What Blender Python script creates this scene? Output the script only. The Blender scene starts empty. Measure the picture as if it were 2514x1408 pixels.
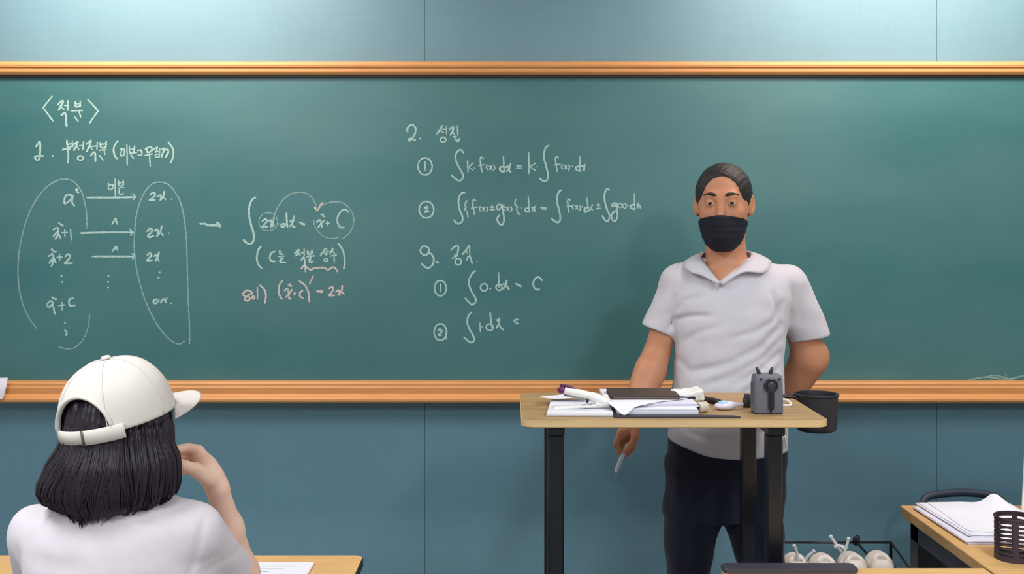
import bpy, math, random
import numpy as np
from mathutils import Vector, Matrix
random.seed(7); np.random.seed(7)
PI = math.pi
SC = bpy.context.scene
COL = SC.collection

# ------------------------------------------------------------------ camera
FPX = 2730.0; CX = 1257.0; HY = 555.0; CAMZ = 1.55      # focal length and horizon in photo pixels, camera height in metres
cam_d = bpy.data.cameras.new('camera'); cam = bpy.data.objects.new('camera', cam_d); COL.objects.link(cam)
cam.location = (0, 0, CAMZ); cam.rotation_euler = (PI/2, 0, 0)
cam_d.sensor_width = 36; cam_d.lens = FPX/2514*36; cam_d.shift_y = (HY-704)/2514; cam_d.clip_start = 0.05
SC.camera = cam
# ------------------------------------------------------------------ light
SC.view_settings.view_transform = 'Standard'; SC.view_settings.look = 'None'
SC.view_settings.gamma = 1; SC.view_settings.use_curve_mapping = False
SC.view_settings.exposure = 0.0
w = bpy.data.worlds.new('world'); SC.world = w; w.use_nodes = True
w.node_tree.nodes['Background'].inputs[0].default_value = (0.8, 0.9, 1, 1)
w.node_tree.nodes['Background'].inputs[1].default_value = 0.25
def ceiling_lamp(x, y, sx, sy, power, col=(0.93, 0.98, 1)):
    l = bpy.data.lights.new('ceiling_panel_light', 'AREA'); l.shape = 'RECTANGLE'; l.size = sx; l.size_y = sy
    l.energy = power; l.color = col
    o = bpy.data.objects.new('ceiling_panel_light', l); COL.objects.link(o); o.location = (x, y, 2.64)
    return o
for x in (-1.25, 1.35):
    o = ceiling_lamp(x, 3.36, 1.15, 0.14, 21, (1, .79, .68)); o.rotation_euler = (math.radians(38), 0, 0)      # blackboard lamp, tilted towards the wall
    ceiling_lamp(x, 1.55, 0.3, 1.2, 30)
    ceiling_lamp(x, -0.6, 0.3, 1.2, 54)

# ------------------------------------------------------------------ helpers
def P(px, py, d):                                        # the point at distance d in front of the camera's wall of view
    return np.array(((px-CX)/FPX*d, d, CAMZ-(py-HY)/FPX*d))

def mat(name, col, rough=0.6, metal=0.0, spec=0.5, noise=0.0, nscale=20, bump=0.0, bscale=200, sss=0.0, sheen=0.0, stretch=None):
    m = bpy.data.materials.new(name); m.use_nodes = True
    nt = m.node_tree; b = nt.nodes['Principled BSDF']
    b.inputs['Roughness'].default_value = rough; b.inputs['Metallic'].default_value = metal
    b.inputs['Specular IOR Level'].default_value = spec
    if sss: b.inputs['Subsurface Weight'].default_value = sss; b.inputs['Subsurface Radius'].default_value = (0.02, 0.008, 0.004); b.inputs['Subsurface Scale'].default_value = 0.3
    if sheen: b.inputs['Sheen Weight'].default_value = sheen
    tc = nt.nodes.new('ShaderNodeTexCoord'); mp = nt.nodes.new('ShaderNodeMapping')
    nt.links.new(tc.outputs['Object'], mp.inputs['Vector'])
    if stretch: mp.inputs['Scale'].default_value = stretch
    n = nt.nodes.new('ShaderNodeTexNoise'); n.inputs['Scale'].default_value = nscale; n.inputs['Detail'].default_value = 5
    nt.links.new(mp.outputs[0], n.inputs['Vector'])
    cr = nt.nodes.new('ShaderNodeValToRGB')
    cr.color_ramp.elements[0].position = 0.3; cr.color_ramp.elements[1].position = 0.7
    cr.color_ramp.elements[0].color = (*[c*(1-noise) for c in col], 1)
    cr.color_ramp.elements[1].color = (*[min(1, c*(1+noise)) for c in col], 1)
    nt.links.new(n.outputs[0], cr.inputs[0]); nt.links.new(cr.outputs[0], b.inputs['Base Color'])
    if bump:
        n2 = nt.nodes.new('ShaderNodeTexNoise'); n2.inputs['Scale'].default_value = bscale; n2.inputs['Detail'].default_value = 3
        nt.links.new(mp.outputs[0], n2.inputs['Vector'])
        bp = nt.nodes.new('ShaderNodeBump'); bp.inputs['Strength'].default_value = bump; bp.inputs['Distance'].default_value = 0.002
        nt.links.new(n2.outputs[0], bp.inputs['Height']); nt.links.new(bp.outputs[0], b.inputs['Normal'])
    return m
def srgb(r, g, b):
    f = lambda c: c/12.92 if c <= .04045 else ((c+.055)/1.055)**2.4
    return tuple(f(v/255) for v in (r, g, b))

def worldloc(o):
    v = Vector((0, 0, 0))
    while o is not None: v = v + o.location; o = o.parent
    return v
def tag(o, label=None, cat=None, group=None, kind=None):
    if label: o['label'] = label
    if cat: o['category'] = cat
    if group: o['group'] = group
    if kind: o['kind'] = kind
    return o
def thing(name, label, cat, loc, group=None):
    o = bpy.data.objects.new(name, None); COL.objects.link(o); o.location = tuple(loc); o.empty_display_size = 0.05
    return tag(o, label, cat, group)
def mesh(name, vf, m, parent=None, smooth=False, label=None, auto=None):
    v, f = vf
    v = np.asarray(v, dtype=float)
    if parent is not None: org = np.array(worldloc(parent)); loc = (0, 0, 0)
    else:
        lo, hi = v.min(0), v.max(0); org = np.array(((lo[0]+hi[0])/2, (lo[1]+hi[1])/2, lo[2])); loc = tuple(org)
    me = bpy.data.meshes.new(name)
    me.from_pydata((v-org).tolist(), [], f if isinstance(f, list) else f.tolist())
    me.materials.append(m); me.update()
    if smooth:
        me.polygons.foreach_set('use_smooth', [True]*len(me.polygons))
        if auto: me.set_sharp_from_angle(angle=math.radians(auto))
    o = bpy.data.objects.new(name, me); COL.objects.link(o); o.location = loc
    if parent is not None: o.parent = parent
    if label: o['label'] = label
    return o
class MB:
    """collects vertices and faces of one mesh"""
    def __init__(s): s.v = []; s.f = []
    def add(s, v, f):
        n = len(s.v); s.v += [tuple(map(float, p)) for p in v]; s.f += [tuple(i+n for i in q) for q in f]; return s
    def box(s, x0, x1, y0, y1, z0, z1, b=0.0, rot=0.0, M=None):
        cx, cy, cz = (x0+x1)/2, (y0+y1)/2, (z0+z1)/2; hx, hy, hz = (x1-x0)/2, (y1-y0)/2, (z1-z0)/2
        b = min(b, hx*.95, hy*.95, hz*.95)
        V = []; F = []
        if b <= 0:
            V = [(sx*hx, sy*hy, sz*hz) for sz in (-1, 1) for sy in (-1, 1) for sx in (-1, 1)]
            F = [(0, 2, 3, 1), (4, 5, 7, 6), (0, 1, 5, 4), (2, 6, 7, 3), (0, 4, 6, 2), (1, 3, 7, 5)]
        else:
            # chamfered box: every corner has three vertices
            idx = {}
            for sx in (-1, 1):
                for sy in (-1, 1):
                    for sz in (-1, 1):
                        for a in range(3):
                            p = [sx*(hx-b), sy*(hy-b), sz*(hz-b)]; p[a] = (sx*hx, sy*hy, sz*hz)[a]
                            idx[(sx, sy, sz, a)] = len(V); V.append(tuple(p))
            for a in range(3):
                o1, o2 = (a+1) % 3, (a+2) % 3
                for sg in (-1, 1):
                    q = []
                    for u, w_ in ((-1, -1), (1, -1), (1, 1), (-1, 1)):
                        k = [0, 0, 0]; k[a] = sg; k[o1] = u; k[o2] = w_; q.append(idx[(*k, a)])
                    F.append(tuple(q if sg > 0 else q[::-1]))
            for a in range(3):
                o1, o2 = (a+1) % 3, (a+2) % 3
                for u in (-1, 1):
                    for w_ in (-1, 1):
                        k0 = [0, 0, 0]; k0[a] = -1; k0[o1] = u; k0[o2] = w_; k1 = list(k0); k1[a] = 1
                        q = [idx[(*k0, o1)], idx[(*k1, o1)], idx[(*k1, o2)], idx[(*k0, o2)]]
                        F.append(tuple(q if u*w_ > 0 else q[::-1]))
            for sx in (-1, 1):
                for sy in (-1, 1):
                    for sz in (-1, 1):
                        q = [idx[(sx, sy, sz, a)] for a in range(3)]
                        F.append(tuple(q if sx*sy*sz > 0 else q[::-1]))
        c, sn = math.cos(rot), math.sin(rot)
        V = [(c*x-sn*y, sn*x+c*y, z) for x, y, z in V]
        if M is not None: V = [tuple(M @ Vector(p)) for p in V]
        return s.add([(x+cx, y+cy, z+cz) for x, y, z in V], F)
    def tube(s, pts, r, n=10, cap=True, flat=None):
        pts = [np.array(p, float) for p in pts]; R = r if hasattr(r, '__len__') else [r]*len(pts)
        V = []; F = []; up = None
        for i, p in enumerate(pts):
            t = pts[min(i+1, len(pts)-1)]-pts[max(i-1, 0)]; t = t/(np.linalg.norm(t)+1e-12)
            if up is None:
                up = np.array((0, 0, 1.)) if abs(t[2]) < .9 else np.array((1., 0, 0))
            a = np.cross(t, up); a /= np.linalg.norm(a)+1e-12; b = np.cross(a, t); up = b
            for k in range(n):
                th = 2*PI*k/n
                V.append(p+R[i]*(math.cos(th)*a*(1 if flat is None else flat)+math.sin(th)*b))
        for i in range(len(pts)-1):
            for k in range(n):
                F.append((i*n+k, i*n+(k+1) % n, (i+1)*n+(k+1) % n, (i+1)*n+k))
        if cap: F.append(tuple(range(n))[::-1]); F.append(tuple((len(pts)-1)*n+k for k in range(n)))
        return s.add(V, F)
    def lathe(s, prof, c, n=32, M=None):
        V = []; F = []; m = len(prof)
        for k in range(n):
            th = 2*PI*k/n
            for r, z in prof: V.append((r*math.cos(th), r*math.sin(th), z))
        for k in range(n):
            for i in range(m-1):
                F.append((k*m+i, ((k+1) % n)*m+i, ((k+1) % n)*m+i+1, k*m+i+1))
        if M is not None: V = [tuple(M @ Vector(p)) for p in V]
        return s.add([(x+c[0], y+c[1], z+c[2]) for x, y, z in V], F)
    def slab(s, outline, z0, z1, axis=2, b=0.0):
        """a flat plate: outline of 2D points extruded; axis 2 = horizontal plate, 1 = facing the viewer"""
        n = len(outline); V = []
        cx = sum(p[0] for p in outline)/n; cy = sum(p[1] for p in outline)/n
        rings = [(z0, 0), (z1, 0)] if b <= 0 else [(z0, b), (z0+b, 0), (z1-b, 0), (z1, b)]
        for z, ins in rings:
            for x, y in outline:
                d = math.hypot(x-cx, y-cy); k = 1-ins/d if d > ins else 0
                X, Y = cx+(x-cx)*k, cy+(y-cy)*k
                V.append((X, Y, z) if axis == 2 else (X, z, Y))
        F = []
        for r in range(len(rings)-1):
            for k in range(n):
                q = (r*n+k, r*n+(k+1) % n, (r+1)*n+(k+1) % n, (r+1)*n+k)
                F.append(q if axis == 2 else q[::-1])
        bt = tuple(range(n))[::-1]; tp = tuple((len(rings)-1)*n+k for k in range(n))
        F += [bt, tp] if axis == 2 else [bt[::-1], tp[::-1]]
        return s.add(V, F)
    @property
    def vf(s): return s.v, s.f
def roundrect(x0, x1, y0, y1, r, n=6, corners=(1, 1, 1, 1)):
    out = []
    for (cx, cy, a0, on) in ((x1-r, y0+r, -PI/2, corners[0]), (x1-r, y1-r, 0, corners[1]), (x0+r, y1-r, PI/2, corners[2]), (x0+r, y0+r, PI, corners[3])):
        if on:
            for k in range(n+1): a = a0+PI/2*k/n; out.append((cx+r*math.cos(a), cy+r*math.sin(a)))
        else: out.append((cx+r*math.copysign(1, math.cos(a0+PI/4)), cy+r*math.copysign(1, math.sin(a0+PI/4))))
    return out
def smooth_path(pts, sub=6, closed=False):
    pts = [np.array(p, float) for p in pts]
    if len(pts) < 3: return pts
    out = []; n = len(pts)
    for i in range(n if closed else n-1):
        p0 = pts[(i-1) % n] if closed or i > 0 else 2*pts[0]-pts[1]
        p1 = pts[i]; p2 = pts[(i+1) % n]
        p3 = pts[(i+2) % n] if closed or i+2 < n else 2*pts[-1]-pts[-2]
        for k in range(sub):
            t = k/sub
            out.append(.5*((2*p1)+(-p0+p2)*t+(2*p0-5*p1+4*p2-p3)*t*t+(-p0+3*p1-3*p2+p3)*t**3))
    if not closed: out.append(pts[-1])
    return out

# ---- soft bodies: distance fields blended on a grid, meshed with surface nets
class Vol:
    def __init__(s, lo, hi, h):
        s.lo = np.array(lo, float); s.h = h
        s.n = np.ceil((np.array(hi)-s.lo)/h).astype(int)+1
        s.g = np.full(s.n, 0.06, np.float32)
        s.ax = [s.lo[i]+h*np.arange(s.n[i]) for i in range(3)]
    def _sl(s, lo, hi, m=0.05):
        a = np.clip(np.floor((np.array(lo)-m-s.lo)/s.h).astype(int), 0, s.n); b = np.clip(np.ceil((np.array(hi)+m-s.lo)/s.h).astype(int)+1, 0, s.n)
        if (b <= a).any(): return None
        sl = tuple(slice(a[i], b[i]) for i in range(3))
        X, Y, Z = np.meshgrid(*[s.ax[i][sl[i]] for i in range(3)], indexing='ij', sparse=True)
        return sl, X, Y, Z
    def _mix(s, sl, d, k, op):
        g = s.g[sl]
        if op == 'add':
            if k > 0:
                hh = np.maximum(k-np.abs(g-d), 0)/k; s.g[sl] = np.minimum(g, d)-hh*hh*k/4
            else: s.g[sl] = np.minimum(g, d)
        elif op == 'sub':
            d = -d
            if k > 0:
                hh = np.maximum(k-np.abs(g-d), 0)/k; s.g[sl] = np.maximum(g, d)+hh*hh*k/4
            else: s.g[sl] = np.maximum(g, d)
        elif op == 'cut': s.g[sl] = np.maximum(g, d)
        elif op == 'disp': s.g[sl] = g+d
    def cone(s, a, b, ra, rb, k=0.02, op='add', clip=None):
        a = np.array(a, float); b = np.array(b, float); R = max(ra, rb)
        q = s._sl(np.minimum(a, b)-R, np.maximum(a, b)+R)
        if q is None: return s
        sl, X, Y, Z = q; ab = b-a; L2 = ab@ab+1e-12
        t = np.clip(((X-a[0])*ab[0]+(Y-a[1])*ab[1]+(Z-a[2])*ab[2])/L2, 0, 1)
        d = np.sqrt((X-a[0]-t*ab[0])**2+(Y-a[1]-t*ab[1])**2+(Z-a[2]-t*ab[2])**2)-(ra+(rb-ra)*t)
        if clip is not None:
            n = np.array(clip[1], float); n /= np.linalg.norm(n); d = np.maximum(d, (X-clip[0][0])*n[0]+(Y-clip[0][1])*n[1]+(Z-clip[0][2])*n[2])
        s._mix(sl, d, k, op); return s
    def chain(s, pts, rs, k=0.02, op='add'):
        for i in range(len(pts)-1): s.cone(pts[i], pts[i+1], rs[i], rs[i+1], k, op)
        return s
    def ell(s, c, r, R=None, k=0.02, op='add'):
        c = np.array(c, float); r = np.array(r, float); m = r.max()
        q = s._sl(c-m, c+m)
        if q is None: return s
        sl, X, Y, Z = q; X, Y, Z = X-c[0], Y-c[1], Z-c[2]
        if R is not None:
            M = np.array(R).T; X, Y, Z = M[0, 0]*X+M[0, 1]*Y+M[0, 2]*Z, M[1, 0]*X+M[1, 1]*Y+M[1, 2]*Z, M[2, 0]*X+M[2, 1]*Y+M[2, 2]*Z
        k0 = np.sqrt((X/r[0])**2+(Y/r[1])**2+(Z/r[2])**2); k1 = np.sqrt((X/r[0]**2)**2+(Y/r[1]**2)**2+(Z/r[2]**2)**2)+1e-9
        s._mix(sl, k0*(k0-1)/k1, k, op); return s
    def loft(s, lev, k=0.02, op='add', e=2.3, grow=0.0):
        """lev rows: z, cx, cy, rx, ry  (sorted by z)"""
        L = np.array(sorted(lev, key=lambda r: r[0]), float); z = L[:, 0]
        lo = (min(L[:, 1]-L[:, 3])-grow, min(L[:, 2]-L[:, 4])-grow, z[0]); hi = (max(L[:, 1]+L[:, 3])+grow, max(L[:, 2]+L[:, 4])+grow, z[-1])
        q = s._sl(lo, hi)
        if q is None: return s
        sl, X, Y, Z = q; zz = np.clip(Z, z[0], z[-1])
        # smooth (cosine-eased cubic) interpolation of the profile
        def ip(c):
            zf = np.linspace(z[0], z[-1], 400); v = np.interp(zf, z, L[:, c])
            kk = np.hanning(31); kk /= kk.sum(); v = np.convolve(np.pad(v, 15, mode='edge'), kk, 'valid')
            return np.interp(zz, zf, v)
        cx, cy, rx, ry = ip(1), ip(2), ip(3)+grow, ip(4)+grow
        u = (np.abs((X-cx)/rx)**e+np.abs((Y-cy)/ry)**e)**(1/e)
        d = (u-1)*np.minimum(rx, ry)
        dz = np.maximum(z[0]-Z, Z-z[-1])
        d = np.where(dz > 0, np.sqrt(np.maximum(d, 0)**2+np.maximum(dz, 0)**2)+np.minimum(d, 0)*0, np.maximum(d, dz))
        s._mix(sl, d, k, op); return s
    def cut(s, p, n, lo=None, hi=None):
        """remove what lies on the side n points to (inside an optional box)"""
        q = s._sl(s.lo if lo is None else lo, s.lo+s.h*s.n if hi is None else hi, 0)
        sl, X, Y, Z = q; n = np.array(n, float); n /= np.linalg.norm(n)
        s._mix(sl, ((X-p[0])*n[0]+(Y-p[1])*n[1]+(Z-p[2])*n[2]).astype(np.float32), 0, 'cut'); return s
    def field(s, fn, op='sub', k=0.0, lo=None, hi=None):
        q = s._sl(s.lo if lo is None else lo, s.lo+s.h*s.n if hi is None else hi, 0); sl, X, Y, Z = q
        s._mix(sl, np.broadcast_to(fn(X, Y, Z), s.g[sl].shape).astype(np.float32), k, op); return s
    def crease(s, pts, w, depth, front=None):
        """a furrow (depth>0) or ridge (depth<0) along a path seen from the front"""
        pts = [np.array(p, float) for p in pts]
        for a, b in zip(pts[:-1], pts[1:]):
            q = s._sl((min(a[0], b[0])-3*w, s.lo[1], min(a[2], b[2])-3*w), (max(a[0], b[0])+3*w, s.lo[1]+s.h*s.n[1] if front is None else front, max(a[2], b[2])+3*w), 0)
            if q is None: continue
            sl, X, Y, Z = q; ab = np.array((b[0]-a[0], b[2]-a[2])); L2 = ab@ab+1e-9
            t0 = ((X-a[0])*ab[0]+(Z-a[2])*ab[1])/L2; t = np.clip(t0, 0, 1)
            d2 = (X-a[0]-t*ab[0])**2+(Z-a[2]-t*ab[1])**2
            fade = np.clip(1.3-np.abs(t-.5)*1.6, 0.3, 1)
            s.g[sl] += (depth*fade*np.exp(-d2/w**2)+0*Y).astype(np.float32)
        return s
    def ripple(s, fn, lo=None, hi=None):
        q = s._sl(s.lo if lo is None else lo, s.lo+s.h*s.n if hi is None else hi, 0); sl, X, Y, Z = q
        s.g[sl] += fn(X, Y, Z).astype(np.float32); return s
    def mesh(s):
        g = s.g; ins = g < 0; N = np.array(g.shape)
        c = np.zeros(N-1, np.int8)
        for dx in (0, 1):
            for dy in (0, 1):
                for dz in (0, 1): c += ins[dx:N[0]-1+dx, dy:N[1]-1+dy, dz:N[2]-1+dz]
        act = np.argwhere((c > 0) & (c < 8)); idx = -np.ones(N-1, np.int64); idx[tuple(act.T)] = np.arange(len(act))
        acc = np.zeros((len(act), 3)); cnt = np.zeros(len(act))
        cor = [(0, 0, 0), (1, 0, 0), (0, 1, 0), (1, 1, 0), (0, 0, 1), (1, 0, 1), (0, 1, 1), (1, 1, 1)]
        for i in range(8):
            for ax in range(3):
                if cor[i][ax] == 0:
                    o = np.array(cor[i]); p = o.copy(); p[ax] = 1
                    A = g[tuple((act+o).T)]; B = g[tuple((act+p).T)]; m = (A < 0) != (B < 0)
                    t = A[m]/(A[m]-B[m]); pt = np.repeat(o[None].astype(float), m.sum(), 0); pt[:, ax] += t
                    acc[m] += pt; cnt[m] += 1
        V = (act+acc/cnt[:, None])*s.h+s.lo
        Fs = []
        for ax in range(3):
            o1, o2 = (ax+1) % 3, (ax+2) % 3
            sa = [slice(None)]*3; sb = [slice(None)]*3; sa[ax] = slice(0, -1); sb[ax] = slice(1, None)
            A = ins[tuple(sa)]; B = ins[tuple(sb)]
            e = np.argwhere(A != B); e = e[(e[:, o1] > 0) & (e[:, o2] > 0) & (e[:, o1] < N[o1]-1) & (e[:, o2] < N[o2]-1)]
            fl = A[tuple(e.T)]
            q = []
            for u, w_ in ((1, 1), (0, 1), (0, 0), (1, 0)):
                k = e.copy(); k[:, o1] -= u; k[:, o2] -= w_; q.append(idx[tuple(k.T)])
            q = np.stack(q, 1); q[~fl] = q[~fl][:, ::-1]; Fs.append(q)
        return V, np.concatenate(Fs)
def relax(vf, it=2, lam=0.5):
    V, F = vf; V = np.array(V); F = np.array(F)
    E = np.concatenate([F[:, [0, 1]], F[:, [1, 2]], F[:, [2, 3]], F[:, [3, 0]]])
    for _ in range(it):
        S = np.zeros_like(V); C = np.zeros(len(V))
        np.add.at(S, E[:, 0], V[E[:, 1]]); np.add.at(C, E[:, 0], 1); np.add.at(S, E[:, 1], V[E[:, 0]]); np.add.at(C, E[:, 1], 1)
        V = V+lam*(S/np.maximum(C, 1)[:, None]-V)
    return V, F
def Rz(a): c, s = math.cos(a), math.sin(a); return np.array(((c, -s, 0), (s, c, 0), (0, 0, 1.)))
def Rx(a): c, s = math.cos(a), math.sin(a); return np.array(((1., 0, 0), (0, c, -s), (0, s, c)))
def Ry(a): c, s = math.cos(a), math.sin(a); return np.array(((c, 0, s), (0, 1., 0), (-s, 0, c)))

# ------------------------------------------------------------------ materials
def wood(name, c, dark=0.75, rough=0.45, stretch=(1.2, 14, 14), nscale=6):
    return mat(name, c, rough, noise=1-dark, nscale=nscale, stretch=stretch, bump=0.05, bscale=30)
M_frame = wood('oak_board_frame', srgb(210, 150, 92), .93, .45)
M_podium = wood('oak_laminate', srgb(172, 140, 94), .82, .5)
M_podium_edge = wood('oak_laminate_edge', srgb(210, 178, 132), .92, .5)
M_desk = wood('beech_laminate', srgb(226, 180, 118), .93, .45)
M_blackmetal = mat('black_powder_coated_metal', srgb(22, 24, 34), .45, spec=.4)
M_darkplastic = mat('dark_plastic', srgb(34, 34, 42), .5)
M_paper = mat('white_paper', srgb(236, 236, 246), .75, spec=.25)
M_paper2 = mat('white_card', srgb(226, 224, 238), .75, spec=.25)
M_whiteplastic = mat('white_plastic', srgb(236, 234, 230), .4)
M_skin_man = mat('tanned_skin', srgb(200, 140, 108), .5, noise=.06, nscale=25, sss=.15, spec=.35)
M_skin_girl = mat('fair_skin', srgb(242, 200, 178), .5, noise=.03, nscale=30, sss=.15, spec=.35)
M_polo = mat('grey_pique_cotton', srgb(206, 203, 212), .85, spec=.2, noise=.02, nscale=30, bump=.12, bscale=700, sheen=.15)
M_tee = mat('white_cotton_knit', srgb(217, 206, 213), .9, spec=.15, noise=.025, nscale=35, bump=.2, bscale=500, sheen=.2)
M_trousers = mat('navy_trouser_cloth', srgb(24, 27, 46), .75, spec=.25, noise=.06, nscale=25, sheen=.1)
M_hair = mat('dark_hair', srgb(40, 30, 41), .42, spec=.4, noise=.25, nscale=60, stretch=(1, 1, .08))
M_manhair = mat('short_black_hair', srgb(30, 27, 28), .5, spec=.5, noise=.3, nscale=160, bump=.6, bscale=260)
M_cap = mat('off_white_twill', srgb(220, 211, 203), .85, spec=.2, noise=.015, nscale=40, bump=.12, bscale=600)
M_mask = mat('black_mask_cloth', srgb(28, 30, 42), .75, spec=.3)

# ------------------------------------------------------------------ the room
WY = 3.9                                                 # the front wall
def wall_material():
    m = mat('blue_fabric_wall_panel', (0.132, 0.272, 0.345), .55, spec=.45, noise=.03, nscale=4, bump=.12, bscale=420)
    nt = m.node_tree; b = nt.nodes['Principled BSDF']; src = b.inputs['Base Color'].links[0].from_socket
    # woven threads: fine vertical and horizontal streaks
    tc = nt.nodes.new('ShaderNodeTexCoord'); last = src
    for sc in ((260, 1, 6), (6, 1, 260)):
        mp = nt.nodes.new('ShaderNodeMapping'); mp.inputs['Scale'].default_value = sc; nt.links.new(tc.outputs['Object'], mp.inputs[0])
        n = nt.nodes.new('ShaderNodeTexNoise'); n.inputs['Scale'].default_value = 1; n.inputs['Detail'].default_value = 2; nt.links.new(mp.outputs[0], n.inputs[0])
        mr = nt.nodes.new('ShaderNodeMapRange'); mr.inputs['From Min'].default_value = .3; mr.inputs['From Max'].default_value = .7
        mr.inputs['To Min'].default_value = .972; mr.inputs['To Max'].default_value = 1.028; nt.links.new(n.outputs[0], mr.inputs[0])
        mx = nt.nodes.new('ShaderNodeMix'); mx.data_type = 'RGBA'; mx.blend_type = 'MULTIPLY'; mx.inputs[0].default_value = 1
        nt.links.new(last, mx.inputs[6]); nt.links.new(mr.outputs[0], mx.inputs[7]); last = mx.outputs[2]
    nt.links.new(last, b.inputs['Base Color']); return m
M_wall = wall_material()
M_white_wall = mat('painted_white_wall', (.62, .64, .66), .8, noise=.02)
M_floor = mat('grey_vinyl_floor', (.22, .21, .20), .5, noise=.08, nscale=9)
M_ceil = mat('white_ceiling_tile', (.75, .75, .75), .9, noise=.02)
XL, XR, YB, ZC = -3.0, 3.1, -3.2, 2.7
def struct(name, vf, m): return tag(mesh(name, vf, m), kind='structure')
# the front wall is made of fabric panels that meet in narrow seams
seams = [XL, -2.1, (1043-CX)/FPX*WY, (2300-CX)/FPX*WY, XR]
b = MB(); b.box(XL-.1, XR+.1, WY+.012, WY+.12, 0, ZC)
for x0, x1 in zip(seams[:-1], seams[1:]): b.box(x0+.0004, x1-.0004, WY, WY+.013, 0, ZC, .0012)
struct('wall_front', b.vf, M_wall)
struct('floor', MB().box(XL-.1, XR+.1, YB-.1, WY+.12, -.1, 0).vf, M_floor)
struct('ceiling', MB().box(XL-.1, XR+.1, YB-.1, WY+.12, ZC, ZC+.1).vf, M_ceil)
struct('wall_left', MB().box(XL-.1, XL, YB, WY, 0, ZC).vf, M_white_wall)
struct('wall_right', MB().box(XR, XR+.1, YB, WY, 0, ZC).vf, M_white_wall)
struct('wall_back', MB().box(XL-.1, XR+.1, YB-.1, YB, 0, ZC).vf, M_white_wall)
struct('baseboard_front', MB().box(XL, XR, WY-.012, WY, 0, .08, .003).vf, mat('dark_baseboard', srgb(45, 52, 58), .6))

# ------------------------------------------------------------------ the blackboard
BY = WY-.045                                             # its writing surface
BX0, BX1 = -2.25, 2.3
z_top, z_tin = P(0, 150, WY-.075)[2], P(0, 181, WY-.075)[2]
z_bin, z_bot = P(0, 938, WY-.1)[2], P(0, 986, WY-.1)[2]
bb = thing('blackboard', 'wide green chalkboard in an oak frame on the blue wall, covered in chalk formulas', 'blackboard', (0, WY, z_bot))
M_board = mat('green_chalkboard_enamel', (.030, .148, .160), .40, spec=.68, noise=.07, nscale=1.7)
nt = M_board.node_tree; bs = nt.nodes['Principled BSDF']
# chalk dust wiped over the enamel
src = bs.inputs['Base Color'].links[0].from_socket
tc = nt.nodes.new('ShaderNodeTexCoord'); mp = nt.nodes.new('ShaderNodeMapping'); mp.inputs['Scale'].default_value = (.8, 1, 2.2); nt.links.new(tc.outputs['Object'], mp.inputs[0])
n = nt.nodes.new('ShaderNodeTexNoise'); n.inputs['Scale'].default_value = 1.6; n.inputs['Detail'].default_value = 4; nt.links.new(mp.outputs[0], n.inputs[0])
mr = nt.nodes.new('ShaderNodeMapRange'); mr.inputs['From Min'].default_value = .35; mr.inputs['From Max'].default_value = .75; mr.inputs['To Max'].default_value = .10; nt.links.new(n.outputs[0], mr.inputs[0])
mx = nt.nodes.new('ShaderNodeMix'); mx.data_type = 'RGBA'; mx.inputs[7].default_value = (.35, .5, .47, 1)
nt.links.new(mr.outputs[0], mx.inputs[0]); nt.links.new(src, mx.inputs[6]); nt.links.new(mx.outputs[2], bs.inputs['Base Color'])
mesh('board_surface', MB().box(BX0, BX1, BY, WY, z_bot+.02, z_top-.01).vf, M_board, bb)
# the top rail: a rounded oak moulding over a dark painted-in shadow strip
def profile_bar(prof, x0, x1):
    n = len(prof); V = [(x0, y, z) for y, z in prof]+[(x1, y, z) for y, z in prof]
    F = [(k, (k+1) % n, n+(k+1) % n, n+k) for k in range(n)]+[tuple(range(n))[::-1], tuple(range(n, 2*n))]
    return V, F
f0 = WY-.075
mesh('top_rail', profile_bar([(WY, z_top), (f0+.012, z_top), (f0+.004, z_top-.004), (f0, z_top-.012), (f0+.002, z_top-.02), (f0+.006, z_top-.024), (f0+.006, z_tin+.008), (f0+.012, z_tin), (WY, z_tin)], BX0-.03, BX1+.03), M_frame, bb)
mesh('top_shadow_strip', MB().box(BX0-.02, BX1+.02, f0+.02, WY, z_tin-.011, z_tin, .002).vf, mat('dark_rail_shadow', srgb(58, 50, 46), .5), bb)  # dark bar standing in for the shadow under the top rail
t0 = WY-.115
zb0, zb1 = z_bin, z_bot
mesh('chalk_tray', profile_bar([(BY, zb0), (t0+.03, zb0), (t0+.024, zb0-.006), (t0+.024, zb0-.013), (t0+.02, zb0-.02), (t0+.022, zb0-.04), (t0+.014, zb0-.046), (t0+.004, zb0-.050), (t0, zb0-.055), (t0, zb1+.006), (t0+.004, zb1), (WY, zb1)], BX0-.03, BX1+.03), M_frame, bb)
for sx in (BX0, BX1):
    mesh('side_rail', MB().box(sx-.03, sx+.03, f0, WY, zb0, z_tin, .005).vf, M_frame, bb)

# ---- writing
def chalk_mat(name, col, cover):
    m = mat(name, col, .95, spec=.1, noise=.08, nscale=60)
    nt = m.node_tree; out = nt.nodes['Material Output']; b = nt.nodes['Principled BSDF']
    tr = nt.nodes.new('ShaderNodeBsdfTransparent'); mixs = nt.nodes.new('ShaderNodeMixShader')
    tc = nt.nodes.new('ShaderNodeTexCoord'); n = nt.nodes.new('ShaderNodeTexNoise'); n.inputs['Scale'].default_value = 260; n.inputs['Detail'].default_value = 3
    nt.links.new(tc.outputs['Object'], n.inputs[0])
    mr = nt.nodes.new('ShaderNodeMapRange'); mr.inputs['From Min'].default_value = .38; mr.inputs['From Max'].default_value = .62
    mr.inputs['To Min'].default_value = max(0, cover-.25); mr.inputs['To Max'].default_value = min(1, cover+.2); nt.links.new(n.outputs[0], mr.inputs[0])
    nt.links.new(mr.outputs[0], mixs.inputs[0]); nt.links.new(tr.outputs[0], mixs.inputs[1]); nt.links.new(b.outputs[0], mixs.inputs[2]); nt.links.new(mixs.outputs[0], out.inputs[0])
    return m
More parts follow.
